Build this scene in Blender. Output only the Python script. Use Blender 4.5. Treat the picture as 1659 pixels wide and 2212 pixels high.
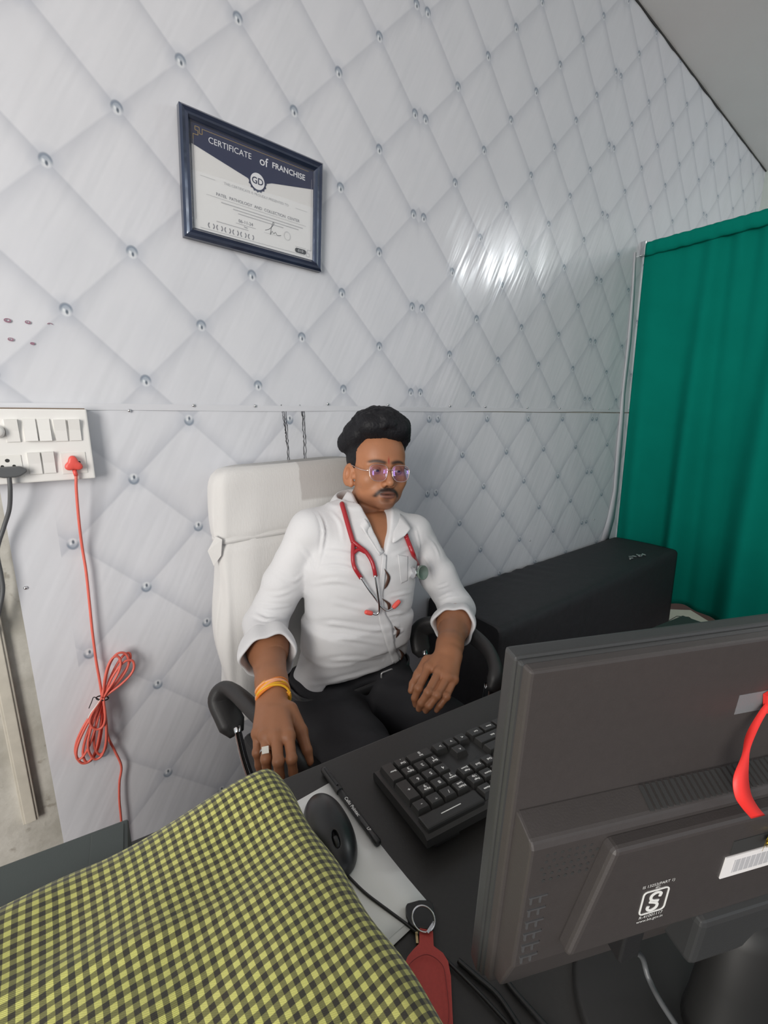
import bpy, bmesh, math, random
import numpy as np
from mathutils import Vector, Matrix
from mathutils.bvhtree import BVHTree
for _o in list(bpy.data.objects): bpy.data.objects.remove(_o)
SC = bpy.context.scene
COL = SC.collection
PI = math.pi
random.seed(7); RNG = np.random.default_rng(7)

# ---------------------------------------------------------------- camera
FPX = 966.978
YAW, PITCH, ROLL = [math.radians(a) for a in (37.5646, 12.25067, 0.17165)]
CAMP = np.array([0.0, -1.25, 1.30])
_f = np.array([math.sin(YAW)*math.cos(PITCH), math.cos(YAW)*math.cos(PITCH), -math.sin(PITCH)])
_r = np.cross(_f, [0, 0, 1.0]); _r /= np.linalg.norm(_r); _u = np.cross(_r, _f)
CR = _r*math.cos(ROLL)+_u*math.sin(ROLL); CU = -_r*math.sin(ROLL)+_u*math.cos(ROLL); CF = _f
cam = bpy.data.objects.new('camera', bpy.data.cameras.new('camera')); COL.objects.link(cam)
cam.matrix_world = Matrix(((CR[0], CU[0], -CF[0], CAMP[0]), (CR[1], CU[1], -CF[1], CAMP[1]), (CR[2], CU[2], -CF[2], CAMP[2]), (0, 0, 0, 1)))
cam.data.sensor_fit = 'VERTICAL'; cam.data.sensor_height = 36.0; cam.data.lens = FPX/2212*36.0
cam.data.clip_start = 0.02; cam.data.clip_end = 60
SC.camera = cam

# ---------------------------------------------------------------- world, lights, exposure
w = bpy.data.worlds.new('room_ambient'); SC.world = w; w.use_nodes = True
w.node_tree.nodes['Background'].inputs[0].default_value = (0.86, 0.93, 1.0, 1)
w.node_tree.nodes['Background'].inputs[1].default_value = 0.54
def light(name, kind, loc, energy, color, target=None, **kw):
    l = bpy.data.lights.new(name, kind); l.energy = energy; l.color = color
    for k, v in kw.items(): setattr(l, k, v)
    o = bpy.data.objects.new(name, l); COL.objects.link(o); o.location = loc
    if target is not None:
        o.rotation_euler = (Vector(target)-Vector(loc)).to_track_quat('-Z', 'Y').to_euler()
    return o
light('doorway_daylight', 'AREA', (-2.3, -2.2, 1.65), 84, (1.0, 0.95, 0.88), (0.5, -0.3, 1.0), shape='RECTANGLE', size=1.1, size_y=2.0)
light('ceiling_bulb', 'POINT', (3.97, -2.1, 2.79), 24, (0.93, 0.97, 1.0), shadow_soft_size=0.09)
SC.view_settings.view_transform = 'Standard'; SC.view_settings.look = 'None'
SC.view_settings.exposure = 0.22; SC.view_settings.gamma = 1.0; SC.view_settings.use_curve_mapping = False

# ---------------------------------------------------------------- layout helpers (photo pixel + known plane -> point in the room)
def ray(x, y): return CF+(x-829.5)/FPX*CR-(y-1106)/FPX*CU
def onz(x, y, z): d = ray(x, y); return CAMP+d*(z-CAMP[2])/d[2]
def ony(x, y, yy): d = ray(x, y); return CAMP+d*(yy-CAMP[1])/d[1]
def ont(x, y, t): return CAMP+ray(x, y)*t
# ---------------------------------------------------------------- object helpers
def tag(o, label=None, cat=None, group=None, kind=None):
    if label: o['label'] = label
    if cat: o['category'] = cat
    if group: o['group'] = group
    if kind: o['kind'] = kind
    return o
def empty(name, loc=(0, 0, 0), rotz=0.0):
    o = bpy.data.objects.new(name, None); COL.objects.link(o)
    o.location = loc; o.rotation_euler = (0, 0, rotz); o.empty_display_size = 0.05
    return o
def mesh(name, V, F, m=None, parent=None, smooth=False, loc=None, rot=None, keep=False):
    me = bpy.data.meshes.new(name)
    me.from_pydata([tuple(map(float, v)) for v in V], [], [tuple(int(i) for i in f) for f in F])
    if smooth: me.polygons.foreach_set('use_smooth', [True]*len(me.polygons))
    me.update()
    o = bpy.data.objects.new(name, me); COL.objects.link(o)
    if m: me.materials.append(m)
    if parent: o.parent = parent
    if loc is not None: o.location = loc
    if rot is not None: o.rotation_euler = rot
    return o
def inst(name, src, parent, loc, rot=None):
    o = bpy.data.objects.new(name, src.data if hasattr(src, 'data') else src); COL.objects.link(o)
    o.parent = parent; o.location = loc
    if rot is not None: o.rotation_euler = rot
    return o
def boxvf(lo, hi, bev=0.0, seg=2, taper=None):
    bm = bmesh.new(); bmesh.ops.create_cube(bm, size=1.0)
    lo = np.array(lo, float); hi = np.array(hi, float)
    for v in bm.verts:
        c = np.array(v.co)+0.5; p = lo+c*(hi-lo)
        if taper and c[2] > .5:
            mid = (lo+hi)/2; p[:2] = mid[:2]+(p[:2]-mid[:2])*taper
        v.co = p
    if bev > 0: bmesh.ops.bevel(bm, geom=list(bm.edges), offset=bev, segments=seg, profile=.6, affect='EDGES')
    bmesh.ops.recalc_face_normals(bm, faces=bm.faces)
    bm.verts.index_update()
    V = [tuple(v.co) for v in bm.verts]; F = [[v.index for v in f.verts] for f in bm.faces]
    bm.free(); return V, F
def box(name, lo, hi, m, parent=None, bev=0.0, seg=2, taper=None, smooth=False, loc=None, rot=None):
    V, F = boxvf(lo, hi, bev, seg, taper); return mesh(name, V, F, m, parent, smooth, loc, rot)
def join(*vf):
    V = []; F = []
    for v, f in vf:
        b = len(V); V += [tuple(p) for p in v]; F += [[i+b for i in q] for q in f]
    return V, F
def spline(P, n=8, closed=False):
    P = [np.array(p, float) for p in P]; out = []
    m = len(P)
    rng = range(m) if closed else range(m-1)
    for i in rng:
        if closed: p0, p1, p2, p3 = P[(i-1) % m], P[i], P[(i+1) % m], P[(i+2) % m]
        else:
            p1, p2 = P[i], P[i+1]; p0 = P[i-1] if i > 0 else 2*p1-p2; p3 = P[i+2] if i+2 < m else 2*p2-p1
        for k in range(n):
            t = k/n
            out.append(.5*((2*p1)+(-p0+p2)*t+(2*p0-5*p1+4*p2-p3)*t*t+(-p0+3*p1-3*p2+p3)*t**3))
    if not closed: out.append(P[-1])
    return np.array(out)
def sweepvf(P, sec, up=(0, 0, 1), closed=False, scale=None, transport=False):
    """sec: list of (a,b): a along side, b along up"""
    P = np.array(P, float); n = len(P); V = []; F = []; k = len(sec)
    T = np.gradient(P, axis=0)
    if closed: T = np.roll(P, -1, 0)-np.roll(P, 1, 0)
    T /= np.linalg.norm(T, axis=1)[:, None]+1e-12
    prev = None
    for i in range(n):
        u = np.array(up, float)
        if transport and prev is not None: u = prev
        if abs(u@T[i]) > .98 and not transport: u = np.array([1.0, 0.02, 0])
        b = u-(u@T[i])*T[i]; b /= np.linalg.norm(b)+1e-12; s = np.cross(T[i], b); prev = b
        sc = 1.0 if scale is None else scale[i]
        for (x, y) in sec: V.append(P[i]+s*x*sc+b*y*sc)
    for i in range(n if closed else n-1):
        j = (i+1) % n
        for q in range(k):
            r = (q+1) % k; F.append([i*k+q, i*k+r, j*k+r, j*k+q])
    if not closed:
        F.append(list(range(k-1, -1, -1))); F.append([(n-1)*k+q for q in range(k)])
    return V, F
def circ(r, n=10, ry=None): return [(r*math.cos(2*PI*i/n), (ry or r)*math.sin(2*PI*i/n)) for i in range(n)]
def tubevf(P, r, n=8, closed=False, scale=None): return sweepvf(P, circ(r, n), (0.13, 0.21, .97), closed, scale, transport=True)
def tube(name, P, r, m, parent=None, n=8, closed=False, scale=None):
    V, F = tubevf(P, r, n, closed, scale); return mesh(name, V, F, m, parent, True)
def lathevf(prof, n=24, axis='z'):
    V = []; F = []; k = len(prof)
    for i in range(n):
        a = 2*PI*i/n
        for (r, z) in prof: V.append((r*math.cos(a), r*math.sin(a), z))
    for i in range(n):
        j = (i+1) % n
        for q in range(k-1): F.append([i*k+q, j*k+q, j*k+q+1, i*k+q+1])
    if prof[0][0] > 1e-6: F.append([i*k for i in range(n)][::-1])
    if prof[-1][0] > 1e-6: F.append([i*k+k-1 for i in range(n)])
    if axis == 'y': V = [(x, -z, y) for x, y, z in V]
    if axis == 'x': V = [(z, x, y) for x, y, z in V]
    return V, F
def prismvf(poly, d0, d1, plane='xz'):
    """extrude a 2D outline; plane xz -> extrude along y, xy -> along z"""
    n = len(poly); V = []
    for d in (d0, d1):
        for (a, b) in poly: V.append((a, d, b) if plane == 'xz' else (a, b, d))
    F = [list(range(n)), list(range(2*n-1, n-1, -1))]+[[i, i+n, (i+1) % n+n, (i+1) % n] for i in range(n)]
    bm = bmesh.new(); vs = [bm.verts.new(v) for v in V]
    for f in F: bm.faces.new([vs[i] for i in f])
    bmesh.ops.recalc_face_normals(bm, faces=bm.faces)
    bmesh.ops.triangulate(bm, faces=[f for f in bm.faces if len(f.verts) > 4])
    bm.verts.index_update(); V = [tuple(v.co) for v in bm.verts]; F = [[v.index for v in f.verts] for f in bm.faces]; bm.free()
    return V, F
def rrect(w, h, r, n=4, cx=0, cy=0):
    out = []
    for sx, sy, a0 in ((1, 1, 0), (-1, 1, 90), (-1, -1, 180), (1, -1, 270)):
        for i in range(n+1):
            a = math.radians(a0+90*i/n); out.append((cx+sx*(w/2-r)+r*math.cos(a), cy+sy*(h/2-r)+r*math.sin(a)))
    return out
_txt = {}
def textmesh(s, size, ext=0.0, bold=0.0, align='CENTER', xs=1.0):
    key = (s, size, ext, bold, align, xs)
    if key in _txt: return _txt[key]
    c = bpy.data.curves.new('lettering', 'FONT'); c.body = s; c.size = size; c.extrude = ext; c.offset = bold
    c.align_x = align; c.align_y = 'CENTER'; c.resolution_u = 3
    o = bpy.data.objects.new('lettering', c); COL.objects.link(o)
    dg = bpy.context.evaluated_depsgraph_get(); dg.update()
    me = bpy.data.meshes.new_from_object(o.evaluated_get(dg))
    bpy.data.objects.remove(o); bpy.data.curves.remove(c)
    if xs != 1.0:
        for v in me.vertices: v.co.x *= xs
    _txt[key] = me; return me
def text(s, size, m, parent, loc, rot=(0, 0, 0), name='lettering', **kw):
    me = textmesh(s, size, **kw)
    if not me.materials: me.materials.append(m)
    elif me.materials[0] != m: me = me.copy(); me.materials.clear(); me.materials.append(m)
    o = bpy.data.objects.new(name, me); COL.objects.link(o); o.parent = parent; o.location = loc; o.rotation_euler = rot
    return o
def solidify(o, t, off=0.0):
    md = o.modifiers.new('thickness', 'SOLIDIFY'); md.thickness = t; md.offset = off; return o
def subsurf(o, n=1):
    md = o.modifiers.new('smooth', 'SUBSURF'); md.levels = n; md.render_levels = n; return o

# ---------------------------------------------------------------- node expression builder
class X:
    nt = None
    def __init__(s, sock): s.s = sock
    @staticmethod
    def m(op, *a):
        n = X.nt.nodes.new('ShaderNodeMath'); n.operation = op
        for i, v in enumerate(a):
            if isinstance(v, X): X.nt.links.new(v.s, n.inputs[i])
            else: n.inputs[i].default_value = float(v)
        return X(n.outputs[0])
    def __add__(s, o): return X.m('ADD', s, o)
    __radd__ = __add__
    def __sub__(s, o): return X.m('SUBTRACT', s, o)
    def __rsub__(s, o): return X.m('SUBTRACT', o, s)
    def __mul__(s, o): return X.m('MULTIPLY', s, o)
    __rmul__ = __mul__
    def __truediv__(s, o): return X.m('DIVIDE', s, o)
    def __neg__(s): return X.m('MULTIPLY', s, -1)
    def __pow__(s, o): return X.m('POWER', s, o)
    def lt(s, o): return X.m('LESS_THAN', s, o)
    def gt(s, o): return X.m('GREATER_THAN', s, o)
    def sat(s): return X.m('MAXIMUM', X.m('MINIMUM', s, 1), 0)
    def step(s, a, b):
        n = X.nt.nodes.new('ShaderNodeMapRange'); n.interpolation_type = 'SMOOTHSTEP'
        X.nt.links.new(s.s, n.inputs[0]); n.inputs[1].default_value = a; n.inputs[2].default_value = b
        n.inputs[3].default_value = 0; n.inputs[4].default_value = 1
        return X(n.outputs[0])
def mixc(fac, a, b, mode='MIX'):
    n = X.nt.nodes.new('ShaderNodeMix'); n.data_type = 'RGBA'; n.blend_type = mode
    for sock, v in ((n.inputs[0], fac), (n.inputs[6], a), (n.inputs[7], b)):
        if isinstance(v, X): X.nt.links.new(v.s, sock)
        elif isinstance(v, (int, float)): sock.default_value = v
        else: sock.default_value = (*v, 1)
    return X(n.outputs[2])
def noise(scale, detail=3, vec=None, rough=.5, out=0):
    n = X.nt.nodes.new('ShaderNodeTexNoise'); n.inputs['Scale'].default_value = scale; n.inputs['Detail'].default_value = detail
    n.inputs['Roughness'].default_value = rough
    if vec: X.nt.links.new(vec.s, n.inputs['Vector'])
    return X(n.outputs[out])
def texco(kind='Object'):
    n = X.nt.nodes.new('ShaderNodeTexCoord'); return X(n.outputs[kind])
def mapping(vec, scale=(1, 1, 1), rot=(0, 0, 0), loc=(0, 0, 0)):
    n = X.nt.nodes.new('ShaderNodeMapping'); X.nt.links.new(vec.s, n.inputs[0])
    n.inputs['Scale'].default_value = scale; n.inputs['Rotation'].default_value = rot; n.inputs['Location'].default_value = loc
    return X(n.outputs[0])
def sepxyz(v):
    n = X.nt.nodes.new('ShaderNodeSeparateXYZ'); X.nt.links.new(v.s, n.inputs[0]); return [X(o) for o in n.outputs]
def bump(h, strength=.3, dist=.002):
    n = X.nt.nodes.new('ShaderNodeBump'); n.inputs['Strength'].default_value = strength; n.inputs['Distance'].default_value = dist
    X.nt.links.new(h.s, n.inputs['Height']); return X(n.outputs[0])
def newmat(name):
    m = bpy.data.materials.new(name); m.use_nodes = True; X.nt = m.node_tree
    return m, m.node_tree.nodes['Principled BSDF']
def setp(b, col=None, rough=None, metal=None, nrm=None, **kw):
    for k, v in (('Base Color', col), ('Roughness', rough), ('Metallic', metal), ('Normal', nrm)):
        if v is None: continue
        if isinstance(v, X): X.nt.links.new(v.s, b.inputs[k])
        elif isinstance(v, (tuple, list)): b.inputs[k].default_value = (*v[:3], 1)
        else: b.inputs[k].default_value = v
    for k, v in kw.items():
        k = k.replace('_', ' ')
        if isinstance(v, X): X.nt.links.new(v.s, b.inputs[k])
        else: b.inputs[k].default_value = (*v, 1) if isinstance(v, tuple) else v
def S(r, g, b):
    f = lambda c: (c/255/12.92 if c/255 <= .04045 else ((c/255+.055)/1.055)**2.4)
    return (f(r), f(g), f(b))
def mat(name, col, rough=.5, metal=0.0, var=.06, vs=20, bs=None, bd=.0008, bstr=.4, spec=None, coat=0.0):
    m, b = newmat(name); tc = texco()
    n = noise(vs, 3, tc)
    c = mixc(n, tuple(x*(1-var) for x in col), tuple(min(1, x*(1+var)) for x in col))
    kw = {}
    setp(b, c, rough, metal)
    if bs: setp(b, nrm=bump(noise(bs, 3, tc), bstr, bd))
    if spec is not None: b.inputs['Specular IOR Level'].default_value = spec
    if coat: b.inputs['Coat Weight'].default_value = coat
    return m
def vcmat(name, attr='Col', rough=.5, bs=None, bd=.0005, bstr=.3, sss=0.0, spec=.4):
    m, b = newmat(name); n = X.nt.nodes.new('ShaderNodeVertexColor'); n.layer_name = attr
    c = X(n.outputs[0]); tc = texco()
    c = mixc(noise(90, 3, tc)*.18, c, (.0, .0, .0), 'MIX') if False else mixc(noise(60, 4, tc), c, mixc(.12, c, (0, 0, 0)))
    setp(b, c, rough); b.inputs['Specular IOR Level'].default_value = spec
    if bs: setp(b, nrm=bump(noise(bs, 3, tc), bstr, bd))
    if sss: b.inputs['Subsurface Weight'].default_value = sss; b.inputs['Subsurface Radius'].default_value = (.006, .002, .001); b.inputs['Subsurface Scale'].default_value = .4
    return m

# ---------------------------------------------------------------- signed-distance sculpting (numpy) -> one continuous surface
class SDF:
    def __init__(s, lo, hi, h):
        s.lo = np.array(lo, float); s.h = h
        s.n = np.ceil((np.array(hi)-s.lo)/h).astype(int)+1
        s.ax = [s.lo[i]+h*np.arange(s.n[i]) for i in range(3)]
        s.f = np.full(s.n, .05, np.float32)
    def _sl(s, lo, hi):
        a = np.clip(np.floor((np.array(lo)-s.lo)/s.h).astype(int), 0, s.n); b = np.clip(np.ceil((np.array(hi)-s.lo)/s.h).astype(int)+1, 0, s.n)
        return tuple(slice(a[i], b[i]) for i in range(3))
    def op(s, prim, k=0.0, mode='u'):
        fn, lo, hi = prim; pad = k+3*s.h+.004
        sl = s._sl(np.array(lo)-pad, np.array(hi)+pad)
        if any(q.stop <= q.start for q in sl): return s
        Xs = s.ax[0][sl[0]][:, None, None]; Ys = s.ax[1][sl[1]][None, :, None]; Zs = s.ax[2][sl[2]][None, None, :]
        d = fn(Xs, Ys, Zs).astype(np.float32); a = s.f[sl]
        if mode == 'u':
            r = np.minimum(a, d)
            if k: hh = np.maximum(k-np.abs(a-d), 0)/k; r = r-hh*hh*k*.25
        else:
            if mode == 's': d = -d
            r = np.maximum(a, d)
            if k: hh = np.maximum(k-np.abs(a-d), 0)/k; r = r+hh*hh*k*.25
        s.f[sl] = r; return s
    def u(s, p, k=0.0): return s.op(p, k, 'u')
    def s_(s, p, k=0.0): return s.op(p, k, 's')
    def disp(s, fn):
        Xs = s.ax[0][:, None, None]; Ys = s.ax[1][None, :, None]; Zs = s.ax[2][None, None, :]
        s.f = s.f+fn(Xs, Ys, Zs).astype(np.float32); return s
    def mesh(s, smooth=1):
        f = s.f; n = s.n; ins = f < 0; cn = n-1
        acc = {}; ids = []; pos = []; quads = []
        for ax in range(3):
            sl0 = [slice(None)]*3; sl1 = [slice(None)]*3; sl0[ax] = slice(0, -1); sl1[ax] = slice(1, None)
            m = ins[tuple(sl0)] != ins[tuple(sl1)]
            idx = np.argwhere(m)
            if not len(idx): continue
            j = idx.copy(); j[:, ax] += 1
            f0 = f[idx[:, 0], idx[:, 1], idx[:, 2]]; f1 = f[j[:, 0], j[:, 1], j[:, 2]]
            t = f0/(f0-f1); p = idx.astype(float); p[:, ax] += t
            o1, o2 = [(1, 2), (2, 0), (0, 1)][ax]
            cells = []
            ok = np.ones(len(idx), bool)
            for (d1, d2) in ((0, 0), (1, 0), (1, 1), (0, 1)):
                c = idx.copy(); c[:, o1] -= d1; c[:, o2] -= d2
                ok &= (c >= 0).all(1) & (c < cn).all(1)
                cells.append(c)
            cells = [c[ok] for c in cells]; p = p[ok]; flip = (f0[ok] < 0)
            fl = [c[:, 0]*cn[1]*cn[2]+c[:, 1]*cn[2]+c[:, 2] for c in cells]
            for q in fl: ids.append(q); pos.append(p)
            Q = np.stack(fl, 1); Q[flip] = Q[flip][:, ::-1]; quads.append(Q)
        ids = np.concatenate(ids); pos = np.concatenate(pos); quads = np.concatenate(quads)
        uq, inv = np.unique(ids, return_inverse=True); inv = inv.ravel()
        cnt = np.bincount(inv); V = np.stack([np.bincount(inv, pos[:, i])/cnt for i in range(3)], 1)
        F = np.searchsorted(uq, quads)[:, ::-1]
        for _ in range(smooth):
            e = np.concatenate([F[:, [0, 1]], F[:, [1, 2]], F[:, [2, 3]], F[:, [3, 0]]])
            sm = np.zeros_like(V); c2 = np.zeros(len(V))
            for a, b in ((0, 1), (1, 0)):
                for i in range(3): sm[:, i] += np.bincount(e[:, a], V[e[:, b], i], len(V))
                c2 += np.bincount(e[:, a], minlength=len(V))
            V = .5*V+.5*sm/np.maximum(c2, 1)[:, None]
        return s.lo+V*s.h, F
def vnormals(V, F):
    n = np.cross(V[F[:, 2]]-V[F[:, 0]], V[F[:, 3]]-V[F[:, 1]]); N = np.zeros_like(V)
    for i in range(4):
        for k in range(3): N[:, k] += np.bincount(F[:, i], n[:, k], len(V))
    return N/(np.linalg.norm(N, axis=1)[:, None]+1e-12)
def cap(a, b, ra, rb):
    a = np.array(a, float); b = np.array(b, float); ab = b-a; L2 = ab@ab+1e-12
    def fn(x, y, z):
        px, py, pz = x-a[0], y-a[1], z-a[2]
        t = np.clip((px*ab[0]+py*ab[1]+pz*ab[2])/L2, 0, 1)
        return np.sqrt((px-t*ab[0])**2+(py-t*ab[1])**2+(pz-t*ab[2])**2)-(ra+(rb-ra)*t)
    r = max(ra, rb); return fn, np.minimum(a, b)-r, np.maximum(a, b)+r
def ell(c, r, M=None):
    c = np.array(c, float); r = np.array(r, float); M = np.eye(3) if M is None else np.array(M)
    def fn(x, y, z):
        px, py, pz = x-c[0], y-c[1], z-c[2]
        q = [px*M[0, i]+py*M[1, i]+pz*M[2, i] for i in range(3)]
        k0 = np.sqrt(sum((q[i]/r[i])**2 for i in range(3))); k1 = np.sqrt(sum((q[i]/r[i]**2)**2 for i in range(3)))
        return k0*(k0-1)/np.maximum(k1, 1e-6)
    R = np.abs(M)@r; return fn, c-R, c+R
def loft(secs, e1, pw=2.4):
    """stack of super-elliptic sections (cx,cy,cz,r1,r2) along z; e1 = horizontal unit axis of r1"""
    S_ = np.array(secs, float); e1 = np.array(e1, float); e2 = np.array([-e1[1], e1[0]])
    zs = S_[:, 2]; o = np.argsort(zs); S_ = S_[o]; zs = zs[o]
    def fn(x, y, z):
        zz = z+0*x+0*y; zc = np.clip(zz, zs[0], zs[-1])
        g = [np.interp(zc.ravel(), zs, S_[:, i]).reshape(zc.shape) for i in (0, 1, 3, 4)]
        a = ((x-g[0])*e1[0]+(y-g[1])*e1[1]); b = ((x-g[0])*e2[0]+(y-g[1])*e2[1])
        k0 = (np.abs(a/g[2])**pw+np.abs(b/g[3])**pw)**(1/pw)
        d = (k0-1)*np.minimum(g[2], g[3])
        dz = np.maximum(zs[0]-zz, zz-zs[-1])
        return np.maximum(d, dz)
    R = max(S_[:, 3].max(), S_[:, 4].max())
    lo = np.array([S_[:, 0].min()-R, S_[:, 1].min()-R, zs[0]]); hi = np.array([S_[:, 0].max()+R, S_[:, 1].max()+R, zs[-1]])
    return fn, lo, hi
def xform(prim, M, c, inv=False):
    """primitive given in local axes -> placed with rotation M (columns = local axes in world) at c"""
    fn, lo, hi = prim; M = np.array(M); c = np.array(c)
    def g(x, y, z):
        px, py, pz = x-c[0], y-c[1], z-c[2]
        return fn(*[px*M[0, i]+py*M[1, i]+pz*M[2, i] for i in range(3)])
    cs = np.array([[(lo, hi)[i][0], (lo, hi)[j][1], (lo, hi)[k][2]] for i in (0, 1) for j in (0, 1) for k in (0, 1)])@M.T+c
    return g, cs.min(0), cs.max(0)
def sdfobj(name, V, F, m, parent=None, col=None):
    me = bpy.data.meshes.new(name)
    me.vertices.add(len(V)); me.vertices.foreach_set('co', np.asarray(V, np.float32).ravel())
    me.loops.add(F.size); me.loops.foreach_set('vertex_index', F.ravel().astype(np.int32))
    me.polygons.add(len(F)); me.polygons.foreach_set('loop_start', np.arange(0, F.size, 4, dtype=np.int32)); me.polygons.foreach_set('loop_total', np.full(len(F), 4, np.int32))
    me.polygons.foreach_set('use_smooth', np.ones(len(F), bool))
    me.update(calc_edges=True); me.validate()
    if col is not None:
        a = me.color_attributes.new('Col', 'FLOAT_COLOR', 'POINT')
        a.data.foreach_set('color', np.concatenate([col, np.ones((len(col), 1))], 1).astype(np.float32).ravel())
    o = bpy.data.objects.new(name, me); COL.objects.link(o)
    if m: me.materials.append(m)
    if parent: o.parent = parent
    return o
def unit(v): v = np.array(v, float); return v/np.linalg.norm(v)
# ================================================================ MATERIALS
def quilt_material(flip, name):
    m, b = newmat(name)
    n = X.nt.nodes.new('ShaderNodeUVMap'); n.uv_map = 'print'; u, v, _ = sepxyz(X(n.outputs[0]))
    on = u.gt(-.09)
    if flip: v = -v
    a = u+v; c = u-v
    fa = a-X.m('ROUND', a); fc = c-X.m('ROUND', c)
    # cushions printed with a soft gradient on one side of every crease, a crisp edge on the other
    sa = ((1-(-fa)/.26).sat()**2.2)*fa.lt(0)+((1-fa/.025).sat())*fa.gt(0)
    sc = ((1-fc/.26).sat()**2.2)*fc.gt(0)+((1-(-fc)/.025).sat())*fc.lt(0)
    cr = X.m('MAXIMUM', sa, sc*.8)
    du = (fa+fc)*.5; dv = (fa-fc)*.5
    r = X.m('SQRT', du*du+dv*dv)
    r2 = X.m('SQRT', du*du*1.9+(dv+.020)*(dv+.020))
    tc = texco(); nz = noise(9, 4, tc)
    base = mixc(nz, (.655, .667, .712), (.705, .715, .752))
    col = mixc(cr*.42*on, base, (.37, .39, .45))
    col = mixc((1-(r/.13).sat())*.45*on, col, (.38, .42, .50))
    re_ = X.m('SQRT', du*du*1.15+dv*dv*.80)                 # slightly tall crystal drop
    ring = re_.step(.024, .036)*(1-re_.step(.040, .054))*dv.step(-.040, .020)
    disc = 1-re_.step(.030, .050)
    glass = mixc(dv.step(-.034, .030), (.74, .76, .79), (.33, .38, .45))
    col = mixc(disc*.85*on, col, glass)
    col = mixc(ring*.62*on, col, (.16, .20, .26))
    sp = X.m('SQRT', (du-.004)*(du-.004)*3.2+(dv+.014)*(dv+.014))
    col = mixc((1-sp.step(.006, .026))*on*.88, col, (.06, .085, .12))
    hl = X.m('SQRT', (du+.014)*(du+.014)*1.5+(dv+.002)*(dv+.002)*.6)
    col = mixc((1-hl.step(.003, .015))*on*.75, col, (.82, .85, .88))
    rip = noise(1.0, 2, mapping(mapping(texco(), (1, 1, 1), (0, math.radians(-28), 0)), (26, 1, 3.0)))
    wv = noise(1.0, 2, mapping(texco(), (300, 1, 300)))
    setp(b, col, .17, nrm=bump(rip*1.0+wv*.006, .16, .012))
    b.inputs['Specular IOR Level'].default_value = .45
    return m
M = {}
M['quilt_up'] = quilt_material(False, 'printed_vinyl_upper'); M['quilt_low'] = quilt_material(True, 'printed_vinyl_lower')
def plaster():
    m, b = newmat('old_plaster'); tc = texco(); n = noise(5, 6, tc, .65); n2 = noise(28, 4, tc)
    c = mixc(n.step(.35, .7), (.40, .385, .34), (.60, .585, .54)); c = mixc((n2.step(.60, .72))*.6, c, (.22, .195, .155))
    setp(b, c, .8, nrm=bump(n2+n, .5, .004)); return m
M['plaster'] = plaster()
M['ceil'] = mat('ceiling_board', (.80, .79, .78), .75, var=.05, vs=3, bs=60, bd=.001)
M['pale'] = mat('pale_green_paint', (.62, .68, .64), .6)
def floor_mat():
    m, b = newmat('brown_floor'); tc = texco(); n = noise(6, 5, tc)
    setp(b, mixc(n, (.07, .028, .018), (.14, .06, .04)), .45); return m
M['floor'] = floor_mat()
M['white_pl'] = mat('white_plastic', (.80, .79, .76), .38, var=.02)
M['white_sheet'] = mat('white_vinyl_margin', (.665, .675, .715), .35, var=.03)
M['switch'] = mat('switch_plastic', (.84, .83, .81), .3, var=.015)
M['gap'] = mat('shadow_gap', (.03, .03, .03), .8)
M['steel'] = mat('steel', (.62, .63, .65), .22, 1.0, var=.05)
M['chrome'] = mat('chrome', (.75, .76, .78), .12, 1.0, var=.02)
M['black_pl'] = mat('black_plastic', (.018, .018, .019), .38, bs=900, bd=.0002)
M['greypl'] = mat('dark_grey_green_plastic', (.050, .062, .060), .45, bs=700, bd=.0002)
M['ink'] = mat('black_ink', (.012, .012, .014), .6)
M['purple_ink'] = mat('purple_ink', (.30, .16, .22), .6)
M['red_pl'] = mat('coral_red_plastic', (.80, .105, .085), .38, var=.05)
M['cord_red'] = mat('coral_red_cord', (.76, .155, .115), .42, var=.08, vs=60)
M['grey_cord'] = mat('grey_cord', (.10, .105, .11), .45)

# ================================================================ ROOM SHELL
CW, CG = 0.28264, 0.0453                      # printed cell, gap between twin buttons at a sheet joint
XD, Z0 = 1.0990, 1.3784                       # sheet joint and lowest button row of the upper sheets
SW = 4*CW+CG
XL, XR = -1.6, 4.43
ZC0 = 3.105
def zceil(x): return ZC0-max(0, x-2.2)*.036
wall = box('wall_back', (XL, 0.0, 0.0), (XR+.1, .12, 3.25), M['plaster']); tag(wall, 'wall covered with white sheets printed with grey quilting', 'wall', kind='structure')
def sheet(x0, x1, z0, z1, ul, vz, m, seed, y=-.003, nx=36, nz=44, tilt=0.0):
    V = []; F = []; uv = []
    rg = np.random.default_rng(seed); ph = rg.uniform(0, 6, 4)
    for j in range(nz+1):
        for i in range(nx+1):
            s, t = i/nx, j/nz; x = x0+s*(x1-x0); z = z0+t*(z1-z0)
            if callable(tilt): z = z0+t*(tilt(x)-z0)
            ed = min(1, 8*s)*min(1, 8*(1-s))
            yy = y-.0007*ed*(1+math.sin(x*31+z*4+ph[0]))-.0005*ed*(1+math.sin(x*17-z*7+ph[1]))
            V.append((x, yy, z)); uv.append(((x-ul)/CW, (z-vz)/CW))
    for j in range(nz):
        for i in range(nx):
            a = j*(nx+1)+i; F.append((a, a+1, a+nx+2, a+nx+1))
    o = mesh('printed_wall_sheet', V, F, m, wall, True)
    l = o.data.uv_layers.new(name='print')
    for p in o.data.polygons:
        for li in p.loop_indices: l.data[li].uv = uv[o.data.loops[li].vertex_index]
    return o
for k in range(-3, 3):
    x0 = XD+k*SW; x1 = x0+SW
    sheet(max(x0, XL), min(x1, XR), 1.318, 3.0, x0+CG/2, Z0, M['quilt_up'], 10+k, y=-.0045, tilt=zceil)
XDL = 1.1905
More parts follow.
